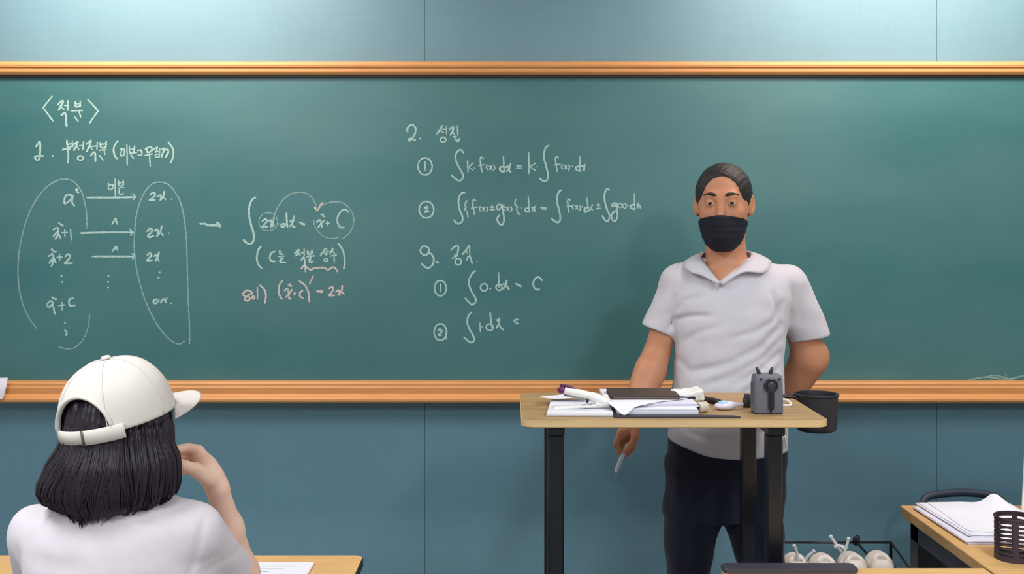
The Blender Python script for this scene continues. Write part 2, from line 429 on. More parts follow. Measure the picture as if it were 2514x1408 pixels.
M_chalk = chalk_mat('white_chalk', (.45, .68, .645), .82)
M_chalk_thin = chalk_mat('faint_white_chalk', (.37, .58, .55), .58)
M_chalk_pink = chalk_mat('pink_chalk', (.66, .60, .585), .80)
class Ink:
    """chalk strokes given on a close-up of the photograph: (x0, y0) its corner, s its magnification"""
    def __init__(s, x0, y0, sc): s.o = (x0, y0); s.s = sc; s.parts = []; s.i = 0
    def st(s, *pts, w=5.0, curve=True):
        pp = [np.array((s.o[0]+x/s.s, s.o[1]+y/s.s)) for x, y in pts]
        if len(pp) == 1: return s.dot(pts[0][0], pts[0][1])
        if curve and len(pp) > 2: pp = smooth_path(pp, 7)
        s.i += 1; yy = BY-.0006-.00001*(s.i % 30)
        n = len(pp); L = []; R = []
        for i, p in enumerate(pp):
            t = pp[min(i+1, n-1)]-pp[max(i-1, 0)]; t = t/(np.linalg.norm(t)+1e-9); nn = np.array((-t[1], t[0]))
            ww = w/2*(.82+.36*random.random()*.6)*(1 if 0 < i < n-1 else .75)
            L.append(p+nn*ww); R.append(p-nn*ww)
        t = pp[0]-pp[1]; t = t/(np.linalg.norm(t)+1e-9)*w*.32; h = pp[0]+t
        u = pp[-1]-pp[-2]; u = u/(np.linalg.norm(u)+1e-9)*w*.32; q = pp[-1]+u
        V = [h]+[x for pr in zip(L, R) for x in pr]+[q]
        F = [(0, 1, 2)]+[(1+2*i, 3+2*i, 4+2*i, 2+2*i) for i in range(n-1)]+[(1+2*(n-1), 2*n+1, 2+2*(n-1))]
        s.parts.append(([P(x, y, yy-.000005*q_) for q_, (x, y) in enumerate(V)], F)); return s
    def dot(s, x, y, r=2.6):
        s.i += 1; c = (s.o[0]+x/s.s, s.o[1]+y/s.s); V = [P(c[0]+r*math.cos(a)*(.9+.3*random.random()), c[1]+r*math.sin(a), BY-.0006) for a in np.linspace(0, 2*PI, 9)[:-1]]
        s.parts.append((V, [tuple(range(8))[::-1]])); return s
    def ring(s, cx, cy, rx, ry, w=4.4, a0=-1.7, sweep=6.6, tilt=0):
        pts = [(cx+rx*math.cos(a0+sweep*k/16), cy+ry*math.sin(a0+sweep*k/16)+tilt*k) for k in range(17)]
        return s.st(*pts, w=w)
    def done(s, name, label, m=None):
        # strokes that stand close together make one mark; marks far apart are parts of their own
        bx = [(np.min(v, 0)[[0, 2]], np.max(v, 0)[[0, 2]]) for v, _ in s.parts]; n = len(bx); grp = list(range(n))
        def root(i):
            while grp[i] != i: i = grp[i]
            return i
        for i in range(n):
            for j in range(i):
                gap = np.linalg.norm(np.maximum(0, np.maximum(bx[i][0]-bx[j][1], bx[j][0]-bx[i][1])))
                if gap < .42*max(np.linalg.norm(bx[i][1]-bx[i][0]), np.linalg.norm(bx[j][1]-bx[j][0])): grp[root(i)] = root(j)
        rs = sorted({root(i) for i in range(n)})
        for r in rs:
            b = MB()
            for i in range(n):
                if root(i) == r: b.add(*s.parts[i])
            mesh(name, b.vf, m or M_chalk, bb, label=label if len(rs) == 1 else None)
        s.parts = []
# heading
k = Ink(0, 200, 4.142)
k.st((530, 150), (438, 265), (538, 400), curve=False, w=5.5).st((893, 182), (998, 298), (912, 420), curve=False, w=5.5)
k.st((585, 238), (625, 197), (642, 205), (622, 245), (595, 292)).st((612, 245), (650, 285)).st((655, 242), (690, 245)).st((690, 192), (690, 295))
k.st((622, 345), (655, 320), (668, 340), (672, 400), (678, 460), w=5.5)
k.st((765, 205), (770, 253), (815, 250)).st((815, 195), (818, 250)).st((768, 228), (815, 225)).st((725, 298), (840, 295)).st((803, 300), (820, 362)).st((758, 358), (795, 405))
k.done('chalk_heading', 'white chalk heading in angle brackets')
k.st((365, 665), (400, 610), (409, 640), (405, 760), (388, 800), (358, 785), (362, 760), (445, 757)).dot(535, 757)
k.st((680, 595), (690, 670), (735, 655)).st((735, 600), (738, 665)).st((685, 640), (735, 632)).st((632, 695), (700, 680), (708, 692)).st((692, 692), (695, 760), (692, 830))
k.st((745, 645), (790, 610), (772, 660), (750, 702)).st((775, 655), (803, 690)).st((808, 652), (846, 650)).st((850, 610), (845, 690)).ring(818, 778, 28, 22)
k.st((875, 640), (925, 600), (906, 660), (880, 715)).st((905, 655), (940, 690)).st((930, 660), (985, 655)).st((990, 615), (985, 690)).st((920, 755), (955, 720), (968, 738), (970, 815))
k.st((1015, 620), (1030, 670), (1075, 665), (1080, 605)).st((1020, 640), (1075, 632)).st((1005, 700), (1080, 690)).st((1060, 700), (1066, 742)).st((1010, 750), (1050, 800))
k.st((1200, 600), (1165, 650), (1155, 700), (1170, 760), (1195, 785)).st((1240, 690), (1225, 750), (1260, 745), (1264, 690), (1222, 684), w=4).st((1290, 640), (1294, 850)).st((1315, 655), (1320, 720), (1360, 712), (1370, 650), w=4).st((1320, 690), (1365, 682), w=4)
k.st((1310, 735), (1390, 722), w=4).st((1330, 745), (1360, 780)).st((1395, 702), (1435, 700), (1440, 748), (1400, 745), w=4)
k.st((1475, 688), (1530, 660)).st((1490, 670), (1500, 720), (1545, 702), (1540, 665)).st((1470, 752), (1550, 735)).st((1520, 740), (1528, 865))
k.st((1560, 690), (1600, 670), (1580, 722), w=4).st((1590, 702), (1618, 718), w=4).ring(1600, 755, 20, 17, w=4).st((1625, 680), (1625, 730), w=4).st((1640, 690), (1672, 682), (1650, 740), (1640, 770)).st((1665, 702), (1700, 690), (1712, 720), (1680, 775))
k.st((1710, 615), (1755, 680), (1765, 740), (1748, 800), (1735, 830))
k.done('chalk_formula', 'white chalk line of the first section with a note in brackets')
# mapping diagram
k = Ink(0, 420, 3.0615)
k.st((280, 1185), (230, 1120), (180, 1020), (145, 890), (135, 740), (145, 600), (180, 430), (240, 270), (330, 140), (420, 75), (500, 60), (560, 85), (610, 150), (640, 250), (652, 340), (652, 430), w=3.6)
k.st((675, 1075), (660, 1180), (620, 1270), (560, 1325), (500, 1335), (440, 1318), w=3.4)
k.done('chalk_oval', 'tall open chalk oval round the left column', M_chalk_thin)
k.st((1390, 1275), (1340, 1298), (1270, 1260), (1180, 1150), (1100, 990), (1040, 800), (1012, 620), (1012, 460), (1030, 310), (1075, 180), (1140, 100), (1205, 82), (1270, 105), (1330, 180), (1370, 280), (1395, 440), (1405, 620), (1412, 900), (1425, 1180), (1425, 1300), w=3.8)
k.done('chalk_oval', 'narrow chalk oval round the right column', M_chalk_thin)
k.st((545, 182), (500, 180), (482, 220), (490, 242), (530, 215), (548, 180), (541, 232), (560, 262)).st((565, 140), (582, 136), (576, 152), (592, 160))
k.st((400, 440), (430, 425), (440, 442), (430, 490), (415, 510)).st((400, 490), (432, 460), (455, 505)).st((440, 388), (465, 405), (476, 409)).st((460, 463), (507, 460)).st((487, 440), (487, 490)).st((530, 435), (535, 515))
k.st((365, 640), (395, 620), (402, 650), (392, 700), (385, 716)).st((370, 692), (400, 652), (420, 690)).st((385, 582), (405, 603), (425, 606)).st((428, 646), (470, 645)).st((448, 622), (448, 670)).st((490, 642), (510, 622), (526, 642), (500, 680), (487, 692), (545, 690))
k.dot(462, 788).dot(468, 832).st((352, 1000), (380, 975), (397, 992), (370, 1020), (354, 1012)).st((395, 990), (405, 1040), (412, 1075)).st((390, 945), (410, 960), (430, 963)).st((440, 1010), (485, 1005)).st((465, 985), (468, 1045)).st((556, 955), (525, 962), (518, 990), (530, 1012), (565, 1008))
k.dot(487, 1138).st((485, 1195), (500, 1206), (498, 1235))
k.done('chalk_formula', 'white chalk column of squared terms in the left oval')
k.st((650, 198), (860, 198), (1015, 195)).st((995, 170), (1022, 193), (1000, 216), curve=False).st((815, 90), (818, 135), (845, 130), (848, 102), (820, 106), w=4).st((865, 58), (867, 190)).st((890, 70), (893, 108), (925, 103), (925, 65), w=4).st((893, 90), (925, 85), w=4).st((885, 128), (930, 120), w=4).st((900, 130), (895, 155), (905, 176), (930, 168), w=4)
k.st((600, 465), (800, 460), (995, 460)).st((975, 435), (1000, 460), (980, 482), curve=False).st((840, 400), (868, 355), (874, 372), (882, 400), w=4).st((848, 390), (874, 372), w=3.5)
k.st((690, 640), (850, 640), (1010, 640)).st((992, 620), (1016, 638), (996, 660), curve=False).st((842, 605), (872, 565), (885, 598), w=4).st((852, 590), (880, 580), w=3.5).dot(815, 788).dot(812, 832).dot(812, 875)
k.done('chalk_arrows', 'three white chalk arrows from the left oval to the right one')
for row in ([(1125, 178), (1155, 160), (1165, 182), (1132, 214), (1120, 218), (1165, 216)], [(1185, 192), (1207, 180), (1212, 216)], [(1236, 150), (1225, 195), (1200, 220)], [(1226, 190), (1246, 215)],
            [(1105, 455), (1130, 430), (1142, 452), (1112, 485), (1125, 495), (1155, 486)], [(1160, 450), (1182, 440), (1187, 485)], [(1216, 410), (1205, 455), (1177, 490)], [(1208, 458), (1226, 485)],
            [(1105, 635), (1125, 615), (1137, 635), (1105, 670), (1145, 668)], [(1155, 640), (1177, 630), (1182, 666)], [(1196, 605), (1187, 640), (1167, 675)], [(1182, 650), (1196, 676)],
            [(1180, 960), (1157, 970), (1155, 990), (1176, 991), (1195, 965)], [(1205, 990), (1232, 960), (1247, 990)], [(1256, 950), (1241, 986)]): k.st(*row)
k.dot(1290, 210, 2).dot(1270, 465, 2).dot(1200, 760).dot(1192, 800).dot(1285, 993, 2)
k.done('chalk_formula', 'white chalk column of repeated terms in the right oval')
# the integral in the middle
k = Ink(470, 440, 4.267)
k.st((85, 465), (150, 465), (165, 482), (290, 485)).st((260, 447), (302, 477), (290, 503)).st((150, 474), (292, 478)).done('chalk_arrows', 'short thick white chalk arrow pointing to the integral')
k.st((675, 185), (635, 215), (605, 290), (605, 380), (625, 480), (650, 560), (655, 620), (635, 665), (600, 673), (565, 655), (545, 630), w=5.8)
k.st((740, 437), (775, 415), (787, 442), (755, 485), (740, 497), (797, 495)).st((805, 442), (830, 425), (840, 460), (847, 500)).st((865, 395), (855, 442), (827, 500)).st((850, 460), (870, 490))
k.st((980, 465), (945, 472), (945, 495), (975, 490), (1000, 460)).st((995, 350), (1000, 440), (1006, 500)).st((1030, 442), (1052, 432), (1062, 490), (1087, 500)).st((1075, 380), (1060, 450), (1032, 495)).dot(905, 465)
k.st((1128, 447), (1188, 468)).st((1140, 462), (1185, 479))
k.st((1310, 450), (1340, 425), (1355, 442), (1367, 502)).st((1390, 430), (1360, 462), (1325, 506)).st((1355, 370), (1380, 366), (1377, 388), (1405, 385), w=4).st((1405, 461), (1450, 460)).st((1427, 440), (1427, 480))
k.st((1645, 345), (1610, 315), (1565, 337), (1530, 400), (1530, 450), (1556, 500), (1602, 505))
k.done('chalk_formula', 'white chalk integral of the middle column')
k.ring(805, 445, 98, 95, w=3).st((870, 370), (900, 300), (960, 215), (1040, 155), (1130, 135), (1210, 150), (1265, 195), (1300, 260), (1316, 318), w=3.6)
k.st((1350, 290), (1400, 257), (1500, 235), (1590, 250), (1660, 310), (1700, 400), (1690, 490), (1650, 570), (1580, 625), w=3.6).st((1550, 605), (1480, 620), (1400, 605), (1330, 550), (1290, 480), (1280, 420), w=3)
k.done('chalk_ring', 'thin chalk rings and linking arc over the middle integral', M_chalk_thin)
k.st((730, 700), (700, 740), (685, 820), (700, 890), (740, 935)).st((875, 757), (838, 770), (820, 820), (840, 855), (880, 860)).st((925, 745), (930, 778), (960, 780)).st((912, 808), (975, 802)).st((930, 832), (957, 826), (927, 862), (990, 870))
k.st((1080, 777), (1125, 735), (1112, 778), (1092, 803)).st((1118, 768), (1140, 796)).st((1150, 770), (1180, 766)).st((1180, 725), (1182, 802)).st((1148, 848), (1175, 815), (1186, 850), (1190, 900), (1195, 970))
k.st((1215, 745), (1222, 785), (1263, 776), (1262, 737)).st((1220, 766), (1262, 759)).st((1203, 812), (1290, 800)).st((1250, 810), (1246, 848)).st((1235, 832), (1240, 865), (1276, 860))
k.st((1350, 797), (1382, 755), (1402, 720)).st((1385, 755), (1410, 790)).st((1416, 722), (1418, 790)).st((1418, 762), (1440, 755)).ring(1410, 845, 18, 16, w=4).st((1450, 782), (1477, 732), (1481, 718)).st((1475, 748), (1500, 776)).st((1455, 803), (1520, 790)).st((1495, 800), (1496, 866))
k.st((1535, 665), (1580, 730), (1600, 800), (1606, 870), (1596, 940))
k.done('chalk_formula', 'white chalk note in brackets under the middle integral')
k.st((1150, 935), (1185, 903), (1240, 945), (1290, 930), (1340, 925), (1390, 925), (1430, 946), (1480, 920), (1510, 935), (1532, 968)).st((1290, 290), (1318, 327), (1345, 278), (1376, 240))
k.st((640, 1185), (585, 1160), (542, 1195), (547, 1215), (600, 1230), (612, 1258), (580, 1272), (560, 1250), (612, 1205), (640, 1195)).ring(648, 1238, 15, 14).st((690, 1130), (692, 1255)).st((715, 1105), (760, 1150), (781, 1220), (766, 1300))
k.st((955, 1060), (920, 1112), (920, 1200), (950, 1256)).st((972, 1168), (1000, 1145), (1016, 1170), (1022, 1240), (1045, 1252)).st((1055, 1150), (1022, 1200), (985, 1237)).st((1010, 1105), (1032, 1095), (1026, 1116), (1056, 1116), w=4).st((1065, 1196), (1096, 1195)).st((1080, 1180), (1080, 1213)).st((1166, 1160), (1136, 1190), (1141, 1226), (1171, 1245))
k.st((1130, 1065), (1190, 1110), (1226, 1190), (1236, 1290)).st((1275, 1010), (1236, 1095), w=5.5).st((1308, 1164), (1375, 1168)).st((1320, 1179), (1370, 1182)).st((1440, 1142), (1475, 1125), (1486, 1150), (1456, 1200), (1440, 1215), (1501, 1215)).st((1510, 1182), (1541, 1160), (1557, 1215)).st((1580, 1110), (1570, 1170), (1532, 1216)).st((1572, 1172), (1602, 1206))
k.done('chalk_formula', 'pink chalk solution line and wavy underline', M_chalk_pink)
# second section
k = Ink(980, 280, 4.055)
k.st((85, 182), (80, 150), (110, 110), (140, 110), (165, 150), (150, 210), (108, 262), (97, 248), (130, 245), (165, 263)).dot(210, 243)
k.st((435, 110), (405, 160), (370, 202)).st((408, 160), (440, 186)).st((430, 151), (470, 150)).st((470, 115), (472, 196)).ring(438, 255, 27, 25)
k.st((495, 157), (540, 125), (531, 170), (510, 211)).st((528, 170), (550, 201)).st((580, 115), (585, 211)).st((535, 226), (565, 225), (560, 246), (585, 269), (605, 240))
k.done('chalk_heading', 'white chalk heading of the second section')
def ftok(k, x, y, s=1, w=4.2): k.st((x+35*s, y-60*s), (x+12*s, y-75*s), (x+5*s, y-40*s), (x+20*s, y+75*s), w=w).st((x-12*s, y+10*s), (x+52*s, y), w=w)
def xtok(k, x, y, w=3.8): k.st((x+15, y-16), (x+2, y+8), (x+14, y+34), w=w).st((x+28, y), (x+44, y), (x+54, y+32), w=w).st((x+56, y-4), (x+32, y+32), w=w).st((x+72, y-12), (x+86, y+14), (x+70, y+44), w=w)
k.ring(258, 520, 70, 85).st((256, 470), (260, 560)).st((640, 385), (615, 355), (577, 375), (560, 430), (580, 500), (620, 570), (636, 620), (612, 660), (567, 650), (520, 605))
k.st((680, 465), (685, 575)).st((735, 485), (690, 530), (735, 556), curve=False).dot(752, 538, 2); ftok(k, 803, 503); xtok(k, 866, 520)
k.st((1045, 520), (1007, 530), (1006, 560), (1040, 570), (1047, 530)).st((1038, 425), (1046, 575)).st((1062, 530), (1086, 520), (1097, 562), (1111, 576)).st((1110, 490), (1095, 540), (1066, 571)).st((1170, 515), (1220, 515)).st((1170, 538), (1216, 538))
k.st((1290, 380), (1290, 590), w=5.5).st((1360, 487), (1300, 526), (1355, 556), curve=False).dot(1375, 522, 2).st((1490, 310), (1456, 340), (1440, 420), (1460, 510), (1480, 590), (1475, 650), (1440, 668), (1395, 635))
ftok(k, 1552, 497); xtok(k, 1612, 515); k.dot(1725, 520, 2).st((1800, 520), (1762, 527), (1766, 556), (1800, 560)).st((1800, 425), (1800, 570)).st((1815, 520), (1840, 515), (1842, 560)).st((1850, 500), (1830, 560))
k.done('chalk_formula', 'white chalk first integral rule of the second section')
k.ring(272, 950, 72, 82).st((250, 937), (275, 920), (281, 942), (256, 975), (300, 966)).st((655, 780), (622, 785), (596, 830), (590, 880), (605, 960), (630, 1020), (625, 1070), (592, 1090), (560, 1075), (545, 1050))
k.st((675, 860), (652, 900), (666, 928), (650, 945), (676, 972), (685, 1025), w=4); ftok(k, 728, 925); xtok(k, 796, 932); k.st((905, 925), (945, 925)).st((925, 905), (925, 945)).st((905, 951), (950, 949))
k.st((1020, 905), (987, 900), (970, 930), (990, 950), (1015, 930), (1027, 905), (1036, 980), (1045, 1050), (1023, 1105), (990, 1080), (976, 1040), (1002, 1000)); xtok(k, 1036, 930)
k.st((1160, 845), (1152, 890), (1176, 925), (1168, 940), (1186, 990), (1205, 996), w=4).dot(1220, 930, 2).st((1290, 930), (1257, 940), (1260, 970), (1290, 970)).st((1285, 820), (1296, 976)).st((1318, 930), (1341, 938), (1352, 971)).st((1356, 915), (1322, 970)).st((1408, 925), (1465, 934)).st((1415, 941), (1460, 948))
k.st((1615, 755), (1586, 780), (1570, 850), (1590, 950), (1605, 1030), (1592, 1070), (1560, 1072), (1510, 1035)); ftok(k, 1672, 912, .9); xtok(k, 1722, 916); k.dot(1822, 920, 2)
k.st((1880, 925), (1847, 940), (1850, 975), (1880, 962)).st((1865, 825), (1886, 962)).st((1896, 925), (1927, 957)).st((1926, 900), (1890, 966)).st((1960, 906), (2000, 905)).st((1980, 888), (1980, 930)).st((1960, 941), (2005, 936))
k.st((2095, 755), (2066, 745), (2046, 790), (2045, 860), (2070, 950), (2095, 1010), (2080, 1060), (2050, 1056), (2020, 1010)).st((2155, 885), (2127, 890), (2121, 914), (2146, 914), (2161, 885), (2166, 960), (2170, 1020), (2150, 1066), (2121, 1050), (2116, 1000), (2152, 960)); xtok(k, 2176, 898); k.dot(2280, 910, 2)
k.st((2345, 895), (2307, 910), (2311, 936), (2345, 945)).st((2340, 790), (2346, 951)).st((2363, 900), (2391, 908), (2402, 936)).st((2386, 880), (2366, 941))
k.done('chalk_formula', 'white chalk sum rule, the longest line of the second section')
# third section
k = Ink(980, 560, 4.693)
k.st((240, 265), (260, 217), (300, 205), (338, 230), (338, 280), (300, 310), (262, 292), (240, 265)).st((300, 310), (360, 290), (396, 340), (390, 410), (340, 456), (290, 440), (255, 402)).dot(440, 390, 3.6)
k.st((595, 252), (650, 205), (682, 212), (676, 270), (665, 322)).st((610, 347), (670, 315)).st((640, 300), (646, 332)).ring(680, 385, 35, 38).st((808, 195), (770, 250), (730, 302)).st((765, 256), (785, 282)).st((810, 195), (815, 322)).st((780, 366), (796, 325), (822, 340), (840, 406)).dot(900, 380, 2)
k.done('chalk_heading', 'white chalk heading of the third section')
k.ring(475, 690, 68, 88).st((475, 640), (475, 732)).st((880, 488), (842, 520), (805, 590), (805, 650), (840, 740), (876, 800), (880, 850), (842, 880), (800, 850), (760, 805)).ring(978, 680, 40, 42).dot(1050, 695)
k.ring(1150, 680, 35, 35).st((1145, 510), (1152, 682)).st((1190, 642), (1226, 650), (1267, 706)).st((1240, 595), (1226, 660), (1196, 702)).st((1343, 636), (1400, 655)).st((1352, 652), (1405, 673)).st((1655, 605), (1602, 560), (1560, 590), (1545, 650), (1572, 700), (1622, 705))
k.done('chalk_formula', 'white chalk integral of zero in the third section')
k.ring(475, 1195, 72, 95).st((541, 1195), (546, 1276)).st((445, 1182), (466, 1160), (491, 1186), (470, 1215), (450, 1230), (492, 1230), w=4.4).st((840, 965), (802, 1000), (785, 1070), (800, 1140), (850, 1230), (866, 1280), (846, 1310), (808, 1308), (745, 1255))
k.st((930, 1090), (936, 1190)).dot(958, 1135, 2).ring(1043, 1140, 40, 38).st((1048, 970), (1060, 1090), (1077, 1152)).st((1115, 1052), (1145, 1070), (1161, 1130), (1202, 1172)).st((1155, 1030), (1150, 1090), (1120, 1150)).st((1370, 1045), (1325, 1066), (1370, 1101))
k.done('chalk_formula', 'unfinished white chalk integral at the bottom of the third section')
# dust smears by the tray at the right
k = Ink(0, 0, 1)
k.st((2370, 934), (2420, 925), (2470, 930), (2520, 920), w=4).st((2420, 926), (2445, 921), (2500, 936), w=4).st((2468, 916), (2472, 922), w=3)
k.done('chalk_smudge', 'pale chalk smear above the tray at the right', M_chalk_thin)

# ------------------------------------------------------------------ tables
def leg_box(px0, px1, dx, dy, z0, z1): pass
# the lectern table in front of the standing person
PZ, PF, PB = 1.09, 2.644, 3.078
px0, px1 = (1281-CX)/FPX*PF, (2036-CX)/FPX*PF
pod = thing('lectern_table', 'tall oak lectern table on black metal legs, loaded with papers and a loudspeaker', 'lectern', ((px0+px1)/2, (PF+PB)/2, 0))
top = mesh('tabletop', MB().slab(roundrect(px0, px1, PF, PB, .03), PZ-.019, PZ, b=.0025).vf, M_podium, pod)
mesh('edge_band', MB().slab(roundrect(px0-.0012, px1+.0012, PF-.0012, PB+.0012, .031), PZ-.017, PZ-.0022).vf, M_podium_edge, pod)
M_leg = mat('black_satin_steel', srgb(17, 18, 27), .28, spec=.5)
for x in (.087, .618):
    for y in (2.695, 2.985):
        mesh('leg', MB().box(x, x+.039, y, y+.034, .03, PZ-.045, .004).vf, M_leg, pod)
    mesh('foot', MB().box(x-.002, x+.041, 2.66, 3.05, .0, .03, .005).vf, M_leg, pod)
    mesh('support_bar', MB().box(x-.001, x+.040, 2.675, 3.04, PZ-.045, PZ-.019, .003).vf, M_leg, pod)
mesh('stretcher', MB().box(.126, .618, 2.99, 3.01, .18, .26, .003).vf, M_leg, pod)
# cup holder clipped to its right edge
ch = thing('cup_holder', 'black plastic cup holder clipped to the right edge of the lectern table', 'cup holder', (px1+.06, 2.99, PZ-.09))
def taper(r0, r1, z0, z1, wall=.004): return [(0, z0), (r0-.012, z0), (r0-.003, z0+.004), (r0, z0+.014), (r1, z1-.006), (r1+.003, z1-.004), (r1+.003, z1), (r1-wall, z1), (r1-wall-.001, z1-.006), (r0-wall, z0+.012), (0, z0+.008)]
mesh('holder_cup', MB().lathe(taper(.054, .057, 1.0, 1.101), (px1+.0635, 2.99, 0), 40).vf, M_darkplastic, ch, True, auto=50)
mesh('clamp', MB().box(px1-.035, px1+.012, 2.972, 3.008, PZ-.03, PZ-.0195, .002).box(px1-.035, px1+.012, 2.972, 3.008, PZ+.001, PZ+.006, .002).box(px1+.002, px1+.012, 2.972, 3.008, PZ-.03, PZ+.006, .002).vf, M_darkplastic, ch)

DZ = .75
def desk(name, label, x0, x1, y0, y1, corner=.02, m=M_desk, legs=True):
    r = thing(name, label, 'desk', ((x0+x1)/2, (y0+y1)/2, 0))
    mesh('tabletop', MB().slab(roundrect(x0, x1, y0, y1, corner), DZ-.022, DZ, b=.002).vf, m, r)
    mesh('edge_band', MB().box(x1-.001, x1+.0015, y0+corner, y1-corner, DZ-.021, DZ-.001, 0).vf, M_darkplastic, r)
    for x in (x0+.04, x1-.08):
        for y in (y0+.04, y1-.08):
            mesh('leg', MB().box(x, x+.04, y, y+.04, 0, DZ-.06, .003).vf, M_blackmetal, r)
    mesh('apron', MB().box(x0+.05, x1-.05, y1-.07, y1-.05, DZ-.12, DZ-.022, .002).box(x0+.05, x0+.07, y0+.05, y1-.07, DZ-.06, DZ-.022, .002).box(x1-.07, x1-.05, y0+.05, y1-.07, DZ-.06, DZ-.022, .002).vf, M_blackmetal, r)
    return r
d1 = desk('school_desk', 'light wooden desk in front of the seated person in a cap', -1.56, -.361, 2.17, 2.706)
d2 = desk('school_desk', 'light wooden desk in the right foreground, in front of the lectern table', .49, 1.106, 2.12, 2.605, .004)
mesh('edge_rail', MB().slab(roundrect(.487, .80, 2.560, 2.606, .012), DZ+.0003, DZ+.012, b=.003).vf, mat('dark_grey_rail', srgb(62, 60, 72), .45), d2, label='dark grey rail along the far edge of the desk top')
# teacher's desk
TX, TF, TB = 1.113, 1.95, 3.19
td = thing('teacher_desk', 'wooden teacher desk at the right edge, covered with white paper', 'desk', ((TX+2.2)/2, (TF+TB)/2, 0))
mesh('tabletop', MB().slab(roundrect(TX, 2.3, TF, TB, .006, 3), DZ-.028, DZ, b=.002).vf, wood('oak_desk_top', srgb(214, 170, 112), .9, .45), td)
M_navy = mat('dark_navy_metal', srgb(26, 34, 52), .4, spec=.4)
mesh('side_beam', MB().box(TX+.02, TX+.05, TF+.05, TB-.03, DZ-.088, DZ-.028, .003).vf, M_navy, td)
for (x, y) in ((TX+.02, TB-.09), (2.2, TB-.09), (TX+.02, TF+.05), (2.2, TF+.05)):
    mesh('leg', MB().box(x, x+.065, y, y+.065, 0, DZ-.028, .003).vf, M_blackmetal, td)
mesh('modesty_panel', MB().box(TX+.085, 2.2, TB-.08, TB-.06, .25, DZ-.15, .002).vf, mat('dark_purple_grey_panel', srgb(48, 48, 64), .6), td)
mesh('back_beam', MB().box(TX+.08, 2.2, TB-.07, TB-.045, DZ-.07, DZ-.028, .002).vf, M_navy, td)

# ------------------------------------------------------------------ things on the lectern table
def sheaf(name, label, outline, z0, z1, n=3, jit=.006, m=None, group=None, cat='paper', seed=1):
    """a pile of sheets, each a little out of line"""
    rr = random.Random(seed); b = MB(); cx = sum(p[0] for p in outline)/len(outline); cy = sum(p[1] for p in outline)/len(outline)
    for i in range(n):
        a = rr.uniform(-1, 1)*jit*2; dx, dy = rr.uniform(-jit, jit), rr.uniform(-jit, jit)
        o = [(cx+(x-cx)*math.cos(a)-(y-cy)*math.sin(a)+dx, cy+(x-cx)*math.sin(a)+(y-cy)*math.cos(a)+dy) for x, y in outline]
        t = (z1-z0)/n; b.slab(o, z0+i*t+.0004, z0+(i+1)*t-.0002)
    return tag(mesh(name, b.vf, m or M_paper), label, cat, group)
def curled(name, label, pts, m=None, thick=.0006, cat='paper', group=None, n=10):
    """a bent sheet: pts is a grid (rows) of 3D control points"""
    G = np.array(pts, float); R, C = G.shape[:2]
    rows = np.array([smooth_path(list(G[i]), n) for i in range(R)]); cols = np.array([smooth_path(list(rows[:, j]), n) for j in range(rows.shape[1])])
    c, r = cols.shape[:2]; V = cols.reshape(-1, 3); F = []
    for i in range(c-1):
        for j in range(r-1): F.append((i*r+j, i*r+j+1, (i+1)*r+j+1, (i+1)*r+j))
    nV = len(V); V2 = np.concatenate([V, V-np.array((0, 0, thick))]); F2 = F+[tuple(k+nV for k in q[::-1]) for q in F]
    edge = [(i*r, (i+1)*r) for i in range(c-1)]+[((i+1)*r+r-1, i*r+r-1) for i in range(c-1)]+[(j+1, j) for j in range(r-1)]+[((c-1)*r+j, (c-1)*r+j+1) for j in range(r-1)]
    F2 += [(a, b_, b_+nV, a+nV) for a, b_ in edge]
    o = mesh(name, (V2, F2), m or M_paper, None, True, auto=60); return tag(o, label, cat, group)
t = PZ
o = tag(mesh('clipboard', MB().slab([(.245, 2.666), (.548, 2.666), (.536, 2.682), (.452, 2.692), (.450, 2.93), (.245, 2.93)], t+.0004, t+.0045, b=.0006).vf, mat('black_board', srgb(52, 48, 58), .5)), 'thin dark board under the white papers, along the front of the lectern table', 'clipboard')
zb = t+.0046
sheaf('paper_sheaf', 'thin white paper sheaf at the left front of the lectern table, under the stapler', [(.083, 2.69), (.243, 2.685), (.242, 2.88), (.100, 2.90)], t+.0004, t+.010, 3, .003, seed=3)
sheaf('paper_sheaf', 'thick white paper sheaf in the middle of the lectern table, on the clipboard', [(.256, 2.70), (.452, 2.70), (.450, 2.96), (.25, 2.96)], zb, t+.017, 3, .002, seed=5)
sheaf('paper_sheaf', 'topmost white paper sheaf, lying under the dark folder', [(.240, 2.735), (.455, 2.728), (.45, 2.97), (.235, 2.97)], t+.0174, t+.0265, 3, .003, M_paper2, seed=8)
curled('paper_sheet', 'white sheet with a corner drooping over the front of the papers', [
    [(.235, 2.90, t+.0285), (.29, 2.92, t+.0285), (.36, 2.92, t+.0285), (.44, 2.90, t+.029)],
    [(.232, 2.80, t+.0285), (.28, 2.80, t+.0285), (.34, 2.80, t+.0288), (.445, 2.80, t+.0285)],
    [(.234, 2.735, t+.0285), (.262, 2.728, t+.0285), (.31, 2.728, t+.0285), (.36, 2.735, t+.0285)],
    [(.245, 2.712, t+.022), (.262, 2.708, t+.017), (.286, 2.706, t+.017), (.305, 2.708, t+.022)],
    [(.259, 2.690, t+.012), (.266, 2.684, t+.0065), (.276, 2.684, t+.0065), (.284, 2.690, t+.012)]])
curled('paper_sheet', 'white sheet poking out to the left beyond the stapler', [
    [(.068, 2.86, t+.021), (.12, 2.85, t+.019), (.20, 2.84, t+.0268)], [(.085, 2.90, t+.018), (.12, 2.92, t+.0175), (.20, 2.93, t+.0268)]])
o = thing('folder', 'dark brown folder lying on top of the papers on the lectern table', 'folder', (.32, 2.83, t+.03))
